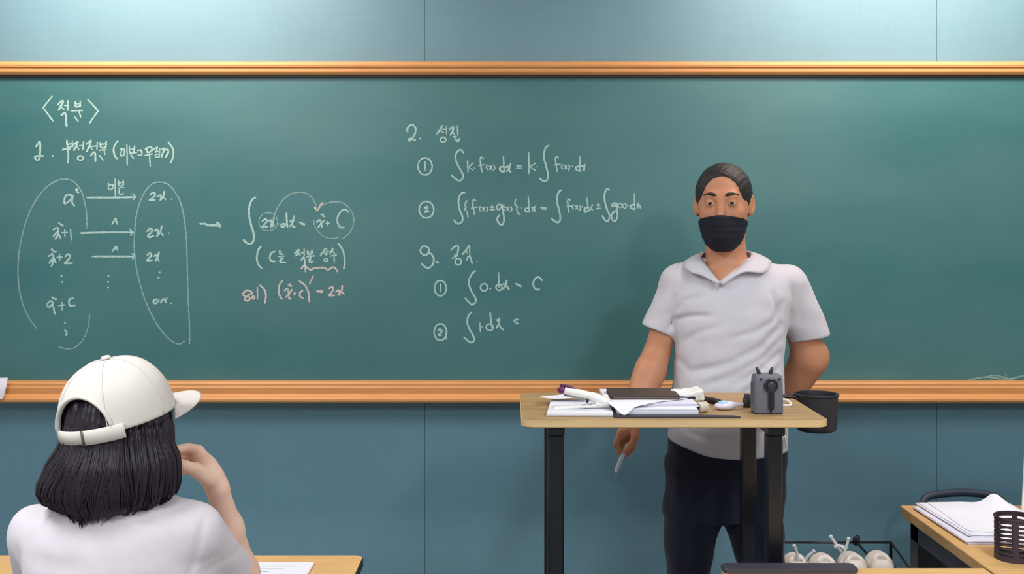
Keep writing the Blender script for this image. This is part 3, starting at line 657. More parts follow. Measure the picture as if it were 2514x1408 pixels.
mesh('cover', MB().slab(roundrect(.245, .418, 2.765, 2.90, .006), t+.0365, t+.039, b=.0008).slab(roundrect(.245, .418, 2.765, 2.90, .006), t+.0296, t+.0322, b=.0008).vf, mat('dark_brown_cover', srgb(70, 52, 44), .45), o)
mesh('pages', MB().slab(roundrect(.25, .414, 2.768, 2.897, .004), t+.0322, t+.0365).vf, mat('grey_pages', srgb(128, 116, 110), .7), o)
# stapler: long white arm with a purple end, hinged over its base
st = thing('stapler', 'big white stapler with a purple end, on the papers on the lectern table', 'stapler', (.18, 2.75, t+.011))
def S(px, py, d=2.745): return P(px, py, d)
path = [S(1383, 957), S(1405, 961), S(1432, 967), S(1460, 975), S(1486, 986)]
b = MB(); b.tube(smooth_path(path, 5), [.0075]+[.0095]*5+[.010]*8+[.012]*7, 12, flat=1.35)
mesh('arm', b.vf, M_whiteplastic, st, True, auto=50)
b = MB(); b.tube([S(1374, 951), S(1377, 955), S(1384, 958)], [.0085, .0105, .0098], 12, flat=1.4)
b.tube([S(1376, 944), S(1400, 949), S(1418, 956)], [.003, .0035, .002], 8, flat=2)
mesh('end_cap', b.vf, mat('purple_plastic', srgb(96, 26, 84), .4), st, True, label='purple end cap', auto=50)
b = MB(); b.tube([S(1384, 968), S(1410, 973), S(1440, 979), S(1462, 984)], .0035, 8, flat=1.6); mesh('magazine', b.vf, mat('steel', (.35, .35, .38), .35, .8), st, True)
b = MB(); b.tube(smooth_path([S(1358, 998), S(1364, 1001), S(1400, 999), S(1440, 996), S(1487, 993)], 4), .0052, 10, flat=2.2); mesh('base', b.vf, M_whiteplastic, st, True, auto=60)
b = MB(); b.tube([S(1360, 1003.5), S(1400, 1004), S(1440, 1001)], .002, 8, flat=4); mesh('base_pad', b.vf, mat('grey_rubber', srgb(110, 100, 105), .7), st, True)
b = MB(); b.box(*[v for pr in zip(S(1472, 999)-np.array((.012, .014, -.004)), S(1490, 976)+np.array((.008, .014, 0))) for v in pr], .004); mesh('hinge', b.vf, M_whiteplastic, st)
b = MB(); b.tube([S(1487, 977), S(1489, 972), S(1492, 969)], [.006, .007, .004], 10); mesh('pivot', b.vf, M_whiteplastic, st, True)
b = MB(); c_ = S(1442, 985, 2.728); b.tube([c_, c_+np.array((0, .012, 0))], .0036, 12); mesh('button', b.vf, M_darkplastic, st, True, label='small black stud', auto=40)
# white tissue pack and the beige roll before it
tp = thing('tissue_packet', 'crumpled white packet to the right of the dark folder', 'packet', (.43, 2.86, t+.027))
v = Vol((.37, 2.78, t-.005), (.54, 2.95, t+.07), .0025)
v.field(lambda X, Y, Z: np.maximum(np.maximum(np.abs((X-.448)+.12*(Y-2.86))-.036, np.abs((Y-2.86)-.12*(X-.448))-.042-.1*(Z-t-.03)), np.abs(Z-(t+.0285+.006*np.sin(X*40)))-.0135), 'add', .004)
v.cone((.412, 2.855, t+.038), (.44, 2.85, t+.037), .004, .005, .01)
v.ripple(lambda X, Y, Z: .0016*np.sin(X*170+Y*90)*np.sin(Y*120-Z*140))
v.cut((0, 0, t+.0275), (0, 0, -1), (.37, 2.78, t-.005), (.462, 2.95, t+.05)).cut((0, 0, t+.016), (0, 0, -1)); mesh('wrapper', relax(v.mesh(), 1), mat('white_wrapper', srgb(240, 236, 234), .5), tp, True)
mesh('strap', MB().tube(smooth_path([(.402, 2.80, t+.031), (.425, 2.80, t+.0295), (.45, 2.797, t+.0275+.001), (.462, 2.795, t+.0285)], 4), .0026, 8, flat=1.5).vf, M_darkplastic, tp, True, label='dark band')
r1 = thing('tape_roll', 'beige tape roll with a dark core beside the paper pile', 'tape', (.468, 2.745, t))
M90 = Matrix.Rotation(PI/2, 4, 'Y') @ Matrix.Rotation(.0, 4, 'Z')
mesh('tape', MB().lathe([(.006, -.013), (.0125, -.013), (.013, -.012), (.013, .012), (.0125, .013), (.006, .013), (.006, -.013)], (.470, 2.75, t+.0132), 28, Matrix.Rotation(.5, 4, 'Z') @ M90).vf, mat('beige_tape', srgb(206, 194, 178), .5), r1, True, auto=40)
mesh('core', MB().lathe([(0, -.0128), (.0062, -.0128), (.0062, .0136), (0, .0136)], (.470, 2.75, t+.0132), 20, Matrix.Rotation(.5, 4, 'Z') @ M90).vf, M_darkplastic, r1, True, auto=40)
b = MB(); b.tube([(.503, 2.93, t+.0075), (.5045, 2.927, t+.0075), (.507, 2.922, t+.0075)], [.004, .0068, .0072], 12)
mk = thing('marker_pen', 'short dark marker pen lying by the white packet on the lectern table', 'marker', (.52, 2.87, t))
mesh('barrel', MB().tube([(.499, 2.935, t+.0073), (.503, 2.925, t+.0073), (.520, 2.89, t+.0073)], [.0055, .0072, .0072], 14).vf, mat('dark_maroon_plastic', srgb(58, 34, 44), .4), mk, True, auto=40)
mesh('cap', MB().tube([(.520, 2.89, t+.0079), (.533, 2.862, t+.0079), (.535, 2.858, t+.0079)], [.0078, .0078, .006], 14).vf, M_darkplastic, mk, True, auto=40)
ct = thing('correction_tape', 'pale pink and blue correction tape dispenser in front of the loudspeaker', 'correction tape', (.535, 2.79, t))
v = Vol((.49, 2.73, t-.005), (.61, 2.85, t+.04), .002)
R = Rz(.28)
v.ell((.531, 2.79, t+.010), (.025, .018, .0105), R, 0).cone((.545, 2.792, t+.0105), (.580, 2.80, t+.012), .008, .0045, .012); v.cut((0, 0, t+.0006), (0, 0, -1))
mesh('body', v.mesh(), mat('pale_pink_plastic', srgb(222, 214, 232), .3), ct, True)
v = Vol((.50, 2.75, t), (.57, 2.83, t+.04), .002); v.ell((.530, 2.788, t+.015), (.017, .012, .0085), R, 0)
mesh('window', v.mesh(), mat('light_blue_plastic', srgb(156, 200, 232), .25), ct, True, label='light blue oval window')
# portable loudspeaker
A0 = P(1886, 1018, 2.712); ax, ay = A0[0]+.004, 2.745
sp = thing('portable_loudspeaker', 'small grey loudspeaker with two black prongs on the lectern table', 'loudspeaker', (ax, ay, t))
M_spk = mat('grey_speaker_shell', srgb(104, 104, 114), .45)
b = MB(); oz = [(t+.004, .98), (t+.007, 1), (t+.05, .99), (t+.080, .97), (t+.090, .93), (t+.0955, .84), (t+.097, .7)]
base = roundrect(-.036, .036, -.027, .027, .010, 5); V = []; n = len(base)
for z, s_ in oz: V += [(ax+x*s_, ay+y*s_, z) for x, y in base]
F = [(r*n+k, r*n+(k+1) % n, (r+1)*n+(k+1) % n, (r+1)*n+k) for r in range(len(oz)-1) for k in range(n)]+[tuple(range(n))[::-1], tuple((len(oz)-1)*n+k for k in range(n))]
mesh('shell', (V, F), M_spk, sp, True, auto=35)
mesh('foot_plate', MB().slab([(ax+x*.97, ay+y*.97) for x, y in base], t, t+.005).vf, M_darkplastic, sp)
yf = ay-.0275
RX = Matrix.Rotation(PI/2, 4, 'X')
mesh('clip', MB().lathe([(0, 0), (.0165, 0), (.0175, .002), (.0170, .0045), (.0145, .0055), (.011, .0045), (0, .0045)], (ax+.004, yf, t+.071), 32, RX).box(ax-.003, ax+.011, yf-.0065, yf-.001, t+.012, t+.060, .003).vf, mat('black_clip_plastic', srgb(24, 26, 36), .35), sp, True, label='round black belt clip', auto=35)
mesh('clip_button', MB().lathe([(0, 0), (.0095, 0), (.0095, .0025), (.0075, .0035), (0, .0035)], (ax+.004, yf-.0045, t+.071), 24, RX).vf, mat('dark_slate_plastic', srgb(52, 54, 66), .3), sp, True, auto=35)
for dx in (-.020, .024):
    mesh('screw', MB().lathe([(0, 0), (.0032, 0), (.0032, .0015), (0, .0022)], (ax+dx, yf+.0008, t+.0865), 14, RX).vf, M_darkplastic, sp, True, auto=35)
for dx, lean in ((-.0225, -.004), (.0095, .003)):
    mesh('strap_lug', MB().tube([(ax+dx-lean, ay-.005, t+.092), (ax+dx-lean*.3, ay-.005, t+.101), (ax+dx+lean, ay-.005, t+.1125)], [.0042, .0046, .0028], 10).vf, M_darkplastic, sp, True, label='black prong')
mesh('notch', MB().box(ax+.001, ax+.0065, yf-.001, yf+.004, t+.003, t+.014, .001).vf, M_darkplastic, sp)
mesh('side_grille', MB().box(ax-.0368, ax-.034, ay-.015, ay+.015, t+.02, t+.075, .001).vf, mat('grille', srgb(84, 80, 92), .6), sp)
kn = thing('dark_bottle', 'tiny dark bottle standing behind the grey loudspeaker', 'bottle', (.598, 2.83, t))
mesh('bottle_body', MB().lathe([(0, 0), (.0105, 0), (.0115, .002), (.0115, .020), (.009, .024), (.006, .025), (0, .025)], (.5985, 2.83, t), 24).vf, M_darkplastic, kn, True, auto=40)
mesh('bottle_cap', MB().lathe([(0, .0245), (.0085, .0245), (.0085, .033), (.007, .0345), (0, .0345)], (.5985, 2.83, t), 20).vf, mat('grey_cap', srgb(72, 70, 80), .4), kn, True, auto=40)
tag(mesh('cable', MB().tube(smooth_path([(.640, 2.77, t+.003), (.662, 2.85, t+.0095), (.690, 2.885, t+.011), (.7105, 2.89, t+.0095), (.717, 2.87, t+.006), (.7115, 2.84, t+.0034), (.69, 2.835, t+.0034)], 6), .0034, 8).vf, M_whiteplastic, None, True), 'white cable loop beside the grey loudspeaker', 'cable')

# ------------------------------------------------------------------ left foreground and left edge
nb = thing('notebook', 'open white notebook with ruled lines on the desk of the seated person', 'notebook', (-.62, 2.55, DZ))
mesh('pages', MB().slab(roundrect(-.80, -.468, 2.36, 2.632, .004), DZ+.0006, DZ+.006, b=.0006).vf, M_paper, nb)
b = MB()
for i in range(9): b.box(-.79, -.50-.03*(i % 3), 2.60-.022*i, 2.6025-.022*i, DZ+.006, DZ+.0063)
mesh('ruled_lines', b.vf, mat('grey_ink', srgb(150, 150, 168), .7), nb)
curled('paper_notice', 'white paper hung over the chalk tray at the left edge', [[P(-60, 928, WY-.125), P(-20, 927, WY-.127), P(19, 926, WY-.125)], [P(-62, 955, WY-.128), P(-22, 955, WY-.133), P(14, 953, WY-.129)], [P(-66, 985, WY-.126), P(-26, 983, WY-.131), P(7, 978, WY-.127)]])

# ------------------------------------------------------------------ teacher's desk
z = DZ
sheaf('paper_sheaf', 'big white paper sheaf on the teacher desk, the lowest one', [(1.136, 3.15), (1.143, 2.80), (1.38, 2.80), (1.40, 3.15)], z+.0005, z+.008, 4, .004, M_paper2, seed=2)
sheaf('paper_sheaf', 'upper white paper sheaf on the teacher desk, on the bigger one', [(1.152, 3.165), (1.168, 2.835), (1.40, 2.83), (1.41, 3.15)], z+.0084, z+.015, 3, .004, M_paper, seed=6)
curled('paper_sheet', 'white sheet with a raised peak at its far corner, on the teacher desk', [
    [(1.18, 3.16, z+.0165), (1.27, 3.165, z+.0165), (1.325, 3.155, z+.02), (1.362, 3.14, z+.046), (1.40, 3.12, z+.017)],
    [(1.18, 3.06, z+.0165), (1.27, 3.06, z+.0165), (1.33, 3.06, z+.017), (1.37, 3.05, z+.022), (1.405, 3.04, z+.0165)],
    [(1.175, 2.92, z+.0165), (1.27, 2.92, z+.0165), (1.33, 2.92, z+.0165), (1.37, 2.92, z+.0165), (1.40, 2.92, z+.0165)],
    [(1.18, 2.86, z+.0165), (1.27, 2.85, z+.0165), (1.33, 2.85, z+.0185), (1.37, 2.85, z+.0205), (1.40, 2.85, z+.0185)]])
# pencil cup with slotted wall
pc = thing('pencil_cup', 'dark slotted metal pencil cup on the teacher desk in front of the papers', 'pencil cup', (1.213, 2.68, z))
b = MB(); n = 72; r = .0475; hz = .100; rows = [(0, .006)]+[(.012+.0105*i, .0168+.0105*i) for i in range(8)]
zs = sorted({0, .001, hz, *[v for q in [(.011+.0105*i, .0168+.0105*i) for i in range(8)] for v in q]})
V = []; F = []
for q_, rr in enumerate((r, r-.0022)):
    for zz in zs:
        for k in range(n): a = 2*PI*k/n; V.append((1.213+rr*math.cos(a), 2.68+rr*math.sin(a), z+.001+zz))
L = len(zs)*n; slots = [(.011+.0105*i) for i in range(8)]
solid = lambda i, k: not (any(abs(zs[i]-s) < 1e-6 for s in slots) and (k % 12) not in (0, 1, 2))
for i in range(len(zs)-1):
    for k in range(n):
        k2 = (k+1) % n; a, b_, c, d = i*n+k, i*n+k2, (i+1)*n+k2, (i+1)*n+k
        if solid(i, k):
            F += [(a, b_, c, d), (L+d, L+c, L+b_, L+a)]
            if i+1 == len(zs)-1 or not solid(i+1, k): F.append((d, c, L+c, L+d))
            if i == 0 or not solid(i-1, k): F.append((b_, a, L+a, L+b_))
            if not solid(i, (k+1) % n): F.append((c, b_, L+b_, L+c))
            if not solid(i, (k-1) % n): F.append((a, d, L+d, L+a))
M_cup = mat('dark_brown_metal', srgb(60, 48, 58), .45, spec=.4)
mesh('cup_wall', (V, F), M_cup, pc)
mesh('cup_base', MB().lathe([(0, 0), (r, 0), (r, .002), (0, .002)], (1.213, 2.68, z+.0004), 48).vf, M_cup, pc)
mesh('cup_rim', MB().lathe([(r-.003, 0), (r+.0012, 0), (r+.0018, .002), (r+.0012, .004), (r-.003, .004), (r-.003, 0)], (1.213, 2.68, z+hz-.001), 64).vf, M_cup, pc, True, auto=40)
# upright screen at the right edge
mo = thing('tablet_screen', 'upright screen with a white edge behind the slotted pencil cup', 'screen', (1.56, 3.08, z))
a0, a1 = np.array((1.408, 3.075, z+.001)), np.array((1.445, 3.13, z+.24)); ux = np.array((.30, .02, -.02)); nn = np.array((0, -.008, .0018))
def panel(a, b_, u, off, th):
    V = []
    for s_ in (0, 1): V += [a+off+nn*s_*th, a+u+off+nn*s_*th, b_+u+off+nn*s_*th, b_+off+nn*s_*th]
    return V, [(0, 3, 2, 1), (4, 5, 6, 7), (0, 1, 5, 4), (1, 2, 6, 5), (2, 3, 7, 6), (3, 0, 4, 7)]
ux[2] = 0
mesh('bezel', panel(a0, a1, ux, np.zeros(3), 1), M_whiteplastic, mo, label='white edge')
mesh('display', panel(a0+np.array((.014, .002, .01)), a1+np.array((.012, -.002, -.01)), ux-np.array((.026, 0, 0)), nn*1.02, .12), mat('dark_display', srgb(30, 26, 34), .15), mo)
mesh('stand', MB().box(1.50, 1.62, 3.09, 3.16, z+.0005, z+.012, .003).vf, M_whiteplastic, mo)
# chair behind
ch = thing('chair', 'low dark chair with an arched backrest behind the teacher desk', 'chair', (1.46, 3.5, 0))
M_ch = mat('dark_slate_plastic_shell', srgb(44, 54, 72), .5)
yy = 3.60; cxl, cxr = P(2258, 0, yy)[0], P(2468, 0, yy)[0]
arc = [(cxl-.004, yy, .44), (cxl-.004, yy, .60), (cxl+.010, yy, .655), (cxl+.040, yy+.010, .676), ((cxl+cxr)/2, yy+.02, .684), (cxr-.045, yy+.010, .678), (cxr-.006, yy, .656), (cxr+.006, yy, .60), (cxr+.004, yy, .44)]
mesh('backrest_frame', MB().tube(smooth_path(arc, 6), .0125, 12, flat=1).vf, M_ch, ch, True)
mesh('backrest', MB().slab(roundrect(cxl+.008, cxr-.008, .44, .62, .03), yy-.008, yy+.012, axis=1, b=.004).vf, M_ch, ch)
mesh('seat', MB().slab(roundrect(cxl-.03, cxr+.06, 3.225, 3.60, .06), .42, .455, b=.008).vf, M_ch, ch)
for x, y in ((cxl-.03, 3.26), (cxr+.03, 3.26), (cxl, 3.58), (cxr, 3.58)):
    mesh('leg', MB().tube([(x, y, 0), (x+((cxl+cxr)/2-x)*.08, y, .43)], .011, 10).vf, M_blackmetal, ch, True, auto=40)

# ------------------------------------------------------------------ shoe rack by the wall
RKY0, RKY1 = 3.44, 3.74
rk = thing('wire_rack', 'black wire rack with white shoes standing by the wall below the chalkboard', 'rack', (1.08, 3.59, 0))
M_wire = mat('black_wire', srgb(26, 30, 38), .4, spec=.5)
sz = .413
b = MB()
for y in np.linspace(RKY0, RKY1, 7): b.tube([(.88, y, sz), (1.275, y, sz)], .0035, 8)
mesh('shelf', b.vf, M_wire, rk, True)
b = MB()
for y in np.linspace(RKY0, RKY1, 7): b.tube([(.88, y, .16), (1.275, y, .16)], .0035, 8)
mesh('shelf', b.vf, M_wire, rk, True)
for x, s_ in ((.88, -1), (1.275, 1)):
    mesh('side_frame', MB().tube([(x, RKY0, 0), (x, RKY0, sz+.015), (x, RKY1, sz+.075), (x, RKY1, 0)], .0045, 8).tube([(x, RKY0, sz), (x, RKY1, sz)], .0045, 8).tube([(x, RKY0, .16), (x, RKY1, .16)], .0045, 8).vf, M_wire, rk, True)
mesh('back_rail', MB().tube([(.88, RKY1, sz+.075), (1.275, RKY1, sz+.075)], .0045, 8).vf, M_wire, rk, True)
mesh('knob', MB().tube([(1.155, RKY1, sz+.07), (1.155, RKY1-.01, sz+.087), (1.158, RKY1-.02, sz+.10)], [.009, .012, .007], 10).tube([(1.155, RKY1-.01, sz+.08), (1.20, RKY0+.05, sz+.01)], .004, 8).vf, M_wire, rk, True)
M_shoe = mat('white_canvas', srgb(232, 227, 221), .8, noise=.03, nscale=40, bump=.15, bscale=300)
M_lace = mat('white_lace', srgb(226, 228, 228), .7)
def shoe(x, y, rot, label, tabs):
    R_ = Rz(rot); at = lambda lx, ly, lz: np.array((x, y, sz+.0036))+R_@np.array((lx, ly, lz))
    r = thing('shoe', label, 'shoe', (x, y, sz+.0036), 'white shoes on the wire rack')
    v = Vol(np.array((x-.17, y-.17, sz-.005)), np.array((x+.17, y+.17, sz+.15)), .004)
    v.chain([at(0, 0, .036), at(0, .06, .034), at(0, .13, .028), at(0, .175, .022)], [.033, .034, .035, .024], .03).cone(at(0, -.004, .05), at(0, .018, .064), .030, .025, .02).cone(at(0, .05, .055), at(0, .09, .045), .026, .024, .03)
    v.cone(at(0, .012, .10), at(0, .02, .06), .017, .014, .008, 'sub'); v.cut((0, 0, sz+.012), (0, 0, -1)); mesh('upper', relax(v.mesh(), 1), M_shoe, r, True)
    ol = [at(.036*math.cos(a)*(1 if math.sin(a) < 0 else 1.0), .07+.112*math.sin(a), 0) for a in np.linspace(0, 2*PI, 25)[:-1]]
    mesh('sole', MB().slab([(p[0], p[1]) for p in ol], sz+.0038, sz+.016, b=.002).vf, mat('white_rubber', srgb(224, 222, 220), .6), r, True, auto=40)
    for pts in tabs:
        mesh('lace', MB().tube(smooth_path([at(*p) for p in pts], 5), [.0045]*(5*(len(pts)-1)-2)+[.0055, .0065, .005] if len(pts) > 2 else .005, 8).vf, M_lace, r, True, label='white lace sticking up')
    return r
shoe(.900, 3.50, -.16, 'white shoe at the left end of the wire rack, laces upright', [[(-.008, .03, .05), (.0, .02, .085), (-.006, .015, .115), (-.012, .012, .128)], [(.02, .03, .05), (.028, .02, .085), (.045, .015, .105), (.052, .013, .112)]])
shoe(.988, 3.495, -.16, 'second white shoe from the left on the wire rack, a pale mound', [])
shoe(1.086, 3.51, -.16, 'third white shoe on the wire rack, with crossed laces beside it', [[(-.02, .06, .05), (-.035, .055, .085), (-.062, .05, .125), (-.074, .05, .142)], [(-.045, .03, .04), (-.035, .03, .08), (-.022, .03, .125), (-.018, .03, .143)], [(-.06, .05, .105), (-.045, .045, .112), (-.028, .04, .104)]])
shoe(1.173, 3.52, -.2, 'rightmost white shoe on the wire rack, next to the black knob', [])

# ------------------------------------------------------------------ the standing person
DM = 3.29
def Q(px, py, d=DM): return P(px, py, d)
man = thing('person', 'standing person in grey polo shirt, navy trousers and black face mask behind the lectern table', 'person', (.64, DM, 0))
def lev(py, xl, xr, ry, cy=0.0, d=DM):
    a, b_ = P(xl, py, d), P(xr, py, d); return (a[2], (a[0]+b_[0])/2, d+cy, (b_[0]-a[0])/2, ry)
# arms: joints and radii
shR, elR, wrR = Q(1662, 700, 3.29), Q(1612, 868, 3.30), Q(1549, 1030, 3.20)      # the arm at the left of the photo
shL, elL, wrL = Q(1932, 708, 3.31), Q(1988, 872, 3.36), Q(1928, 985, 3.45)       # the arm bent behind the back
hd = Q(1776, 500, 3.25); HR = Rz(-.26) @ Rx(.06)            # head centre and turn
def H(x, y, z): return hd + HR @ np.array((x, y, z))
v = Vol((.24, 2.98, 0.0), (1.02, 3.60, 1.78), .0042)
# head: local axes x across, -y forward, z up
v.ell(H(0, .012, .030), (.076, .095, .084), HR, 0).ell(H(0, -.012, -.03), (.066, .080, .092), HR, .03).ell(H(0, -.036, -.090), (.043, .048, .036), HR, .03)
v.cone(H(0, -.088, .008), H(0, -.107, -.038), .008, .0125, .012).cone(H(-.012, -.094, -.042), H(.012, -.094, -.042), .008, .008, .01)
v.cone(H(-.034, -.082, .024), H(.034, -.082, .024), .011, .011, .02)
for sx in (-1, 1):
    v.ell(H(sx*.031, -.094, .006), (.014, .012, .010), HR, .012, 'sub'); v.ell(H(sx*.031, -.083, .006), (.0125, .0125, .0115), HR, .004)
    v.ell(H(sx*.040, -.064, -.024), (.015, .012, .013), HR, .03)
    v.ell(H(sx*.079, .012, -.004), (.009, .021, .033), HR @ Rz(sx*-.35), .008).ell(H(sx*.085, .006, 0), (.004, .012, .02), HR, .004, 'sub')
v.cone(H(-.017, -.083, -.062), H(.017, -.083, -.062), .007, .007, .008)
nb_ = Q(1785, 660, 3.30)
v.cone(H(0, .020, -.05), nb_, .056, .060, .03)
body = [lev(650, 1700, 1870, .055, .0), lev(690, 1660, 1920, .085), lev(760, 1672, 1905, .105, -.005), lev(900, 1675, 1895, .105, -.005), lev(1000, 1668, 1900, .11, -.005), lev(1080, 1660, 1910, .11), lev(1200, 1665, 1905, .10)]
v.loft(body, .04)
v.chain([shR, elR, wrR], [.041, .0385, .030], .012).chain([elR*.75+wrR*.25-np.array((0, .006, 0)), elR*.3+wrR*.7], [.044, .035], .03)
v.chain([shL, elL, wrL], [.050, .047, .033], .02).chain([elL+np.array((0, 0, -.01)), elL*.4+wrL*.6], [.050, .041], .03)
# legs
hpR, knR, anR = Q(1705, 1200), Q(1689, 1560), (Q(1690, 1560)[0], DM+.03, .09)
hpL, knL, anL = Q(1856, 1200), Q(1886, 1560), (Q(1890, 1560)[0], DM+.03, .09)
for h_, k_, a_ in ((hpR, knR, anR), (hpL, knL, anL)):
    v.chain([h_, k_, a_], [.066, .040, .030], .03).cone(a_, (a_[0], a_[1]-.14, .045), .036, .028, .02)
# right hand, thumb and forefinger round the chalk holder
def Hq(px, py, dy=0.0): return Q(px, py, 3.19+dy)
palm = [Hq(1545, 1040), Hq(1540, 1058, .008)]
v.cone(wrR, Hq(1541, 1060, .004), .027, .024, .015).cone(Hq(1528, 1062, -.022), Hq(1537, 1058, .03), .017, .017, .015).cone(Hq(1548, 1050, -.01), Hq(1550, 1056, .02), .018, .018, .015)
for pts, r0 in (([(1524, 1062, -.028), (1513, 1088, -.030), (1520, 1106, -.030), (1532, 1120, -.028)], .0098),
                ([(1531, 1066, -.008), (1519, 1096, -.008), (1530, 1112, -.010), (1543, 1112, -.014)], .0098),
                ([(1540, 1068, .012), (1530, 1097, .014), (1541, 1110, .008), (1551, 1104, .002)], .0092),
                ([(1549, 1066, .030), (1542, 1090, .032), (1551, 1101, .026), (1558, 1094, .020)], .0082)):
    p_ = [Hq(*q) for q in pts]; v.chain(p_, [r0*1.08, r0, r0*.93, r0*.82], .004)
v.chain([Hq(1553, 1048, -.018), Hq(1560, 1070, -.034), Hq(1551, 1090, -.042), Hq(1536, 1106, -.042)], [.0135, .0115, .0098, .0085], .006)
# left hand behind the back
v.cone(wrL, Q(1890, 1005, 3.46), .028, .026, .015)
for i in range(4):
    a_ = Q(1888, 996+9*i, 3.46); v.chain([a_, a_+np.array((-.035, .012, -.012-.004*i)), a_+np.array((-.055, -.004, -.024-.004*i))], [.0095, .009, .0078], .005)
v.chain([Q(1902, 990, 3.45), Q(1886, 975, 3.44), Q(1874, 972, 3.435)], [.012, .010, .0085], .006)
mesh('body', relax(v.mesh(), 1, .4), M_skin_man, man, True)

# eyes, brows
M_eye = mat('eye_white', srgb(226, 218, 212), .25); M_iris = mat('dark_iris', srgb(34, 22, 18), .15)
for sx in (-1, 1):
    e = MB(); c_ = H(sx*.031, -.0835, .0062)
    for lo_, hi_ in ((14, 115), (-110, -20)):
        lv = []; el = np.radians(np.linspace(lo_, hi_, 9)); az = np.radians(np.linspace(-88, 88, 15))
        for e_ in el:
            for a_ in az:
                k_ = math.cos(a_)**.35 if e_ in (el[0], el[-1]) else 1
                q_ = np.array((math.sin(a_), -math.cos(a_)*math.cos(e_), math.cos(a_)*math.sin(e_))); lv.append(c_+HR @ (q_*.0128))
        lf = [(i*15+j, i*15+j+1, (i+1)*15+j+1, (i+1)*15+j) for i in range(8) for j in range(14)]
        mesh('eyelid', (lv, lf if lo_ > 0 else lf), M_skin_man, man, True)
    e.lathe([(.0118*math.sin(a), -.0118*math.cos(a)) for a in np.linspace(0, PI, 10)], c_, 18)
    eo = mesh('eye', e.vf, M_eye, man, True)
    g = HR @ np.array((0, -1, 0)); d_ = Vector(g).to_track_quat('Z', 'Y').to_matrix().to_4x4()
    mesh('iris', MB().lathe([(0, .0122), (.003, .0121), (.0056, .0112), (.0058, .0100)], c_, 18, d_).vf, M_iris, eo, True)
    q = [H(sx*(.014+.009*i), -.097+.0035*i*(i > 1)-.001+.003*max(0, i-2), .0285+.004*math.sin(i*.85)) for i in range(5)]
    mesh('eyebrow', MB().tube(smooth_path(q, 3), [.003, .004, .0046, .0048, .0048, .0046, .0044, .004, .0036, .003, .0026, .002, .0014], 8, flat=1.1).vf, M_manhair, man, True)
# hair: a cap over the skull, short at the sides
v = Vol(hd-.16, hd+.16, .003)
v.ell(H(0, .014, .030), (.082, .101, .090), HR, 0).ell(H(0, .045, -.01), (.073, .066, .075), HR, .03)
v.ell(H(0, .020, .030), (.068, .086, .074), HR, 0, 'sub')
fw = HR @ np.array((0, -1, 0)); up = HR @ np.array((0, 0, 1)); rt = HR @ np.array((1, 0, 0))
v.ell(H(0, -.100, .012), (.069, .064, .084), HR, .008, 'sub').cut(H(0, -.02, -.02), fw*.8-up*.75, None, None)
v.cut(H(0, .03, -.075), -up)
v.ripple(lambda X, Y, Z: .0012*np.sin(X*310+Y*120)*np.sin(Y*260+Z*190))
mesh('hair', v.mesh(), M_manhair, man, True)
# face mask
v = Vol(hd-.18, hd+.14, .0028)
v.ell(H(0, -.012, -.03), (.0735, .0875, .100), HR, 0).ell(H(0, -.036, -.092), (.050, .057, .046), HR, .03).cone(H(0, -.107, -.040), H(0, -.095, -.08), .0165, .020, .03)
v.ell(H(0, -.010, -.03), (.065, .078, .120), HR, 0, 'sub')
v.cut(H(0, -.1, -.030), up+fw*-.22).cut(H(0, .0, 0), -fw).cut(H(0, 0, -.140), -up)
v.ripple(lambda X, Y, Z: .0007*np.sin(Z*330))
mk = mesh('face_mask', relax(v.mesh(), 1), M_mask, man, True)
for sx in (-1, 1):
    mesh('ear_loop', MB().tube(smooth_path([H(sx*.071, -.012, -.034), H(sx*.082, .016, -.02), H(sx*.0835, .034, .004), H(sx*.082, .030, .022)], 5), .0016, 6).vf, M_mask, mk, True)

# polo shirt
v = Vol((.34, 3.06, .86), (1.0, 3.52, 1.50), .004)
polo = [lev(632, 1722, 1850, .066, .006), lev(648, 1672, 1908, .075, .008), lev(664, 1650, 1945, .088, .006), lev(690, 1640, 1962, .102, .004), lev(730, 1640, 1950, .116, 0), lev(790, 1652, 1930, .126, -.004), lev(860, 1656, 1920, .127, -.006), lev(930, 1653, 1918, .130, -.01), lev(1000, 1647, 1924, .133, -.01), lev(1050, 1641, 1928, .132, -.006), lev(1112, 1640, 1932, .128, 0)]
v.loft(polo, 0)
cuR, cuL = Q(1614, 812, 3.295), Q(1984, 828, 3.335)
aR, aL = Q(1652, 827, 3.29), Q(1948, 838, 3.33)
cpR = (aR, np.cross(Q(1578, 795, 3.29)-aR, (0, 1, 0))); cpL = (aL, np.cross((0, 1, 0), Q(2024, 822, 3.33)-aL))
v.cone(Q(1672, 696, 3.292), Q(1622, 800, 3.30), .063, .054, .022, clip=cpR).cone(Q(1622, 800, 3.30), Q(1608, 840, 3.30), .054, .054, 0, clip=cpR)
v.cone(Q(1930, 702, 3.31), Q(1983, 812, 3.335), .066, .0605, .022, clip=cpL).cone(Q(1983, 812, 3.335), Q(1993, 850, 3.34), .0605, .0605, 0, clip=cpL)
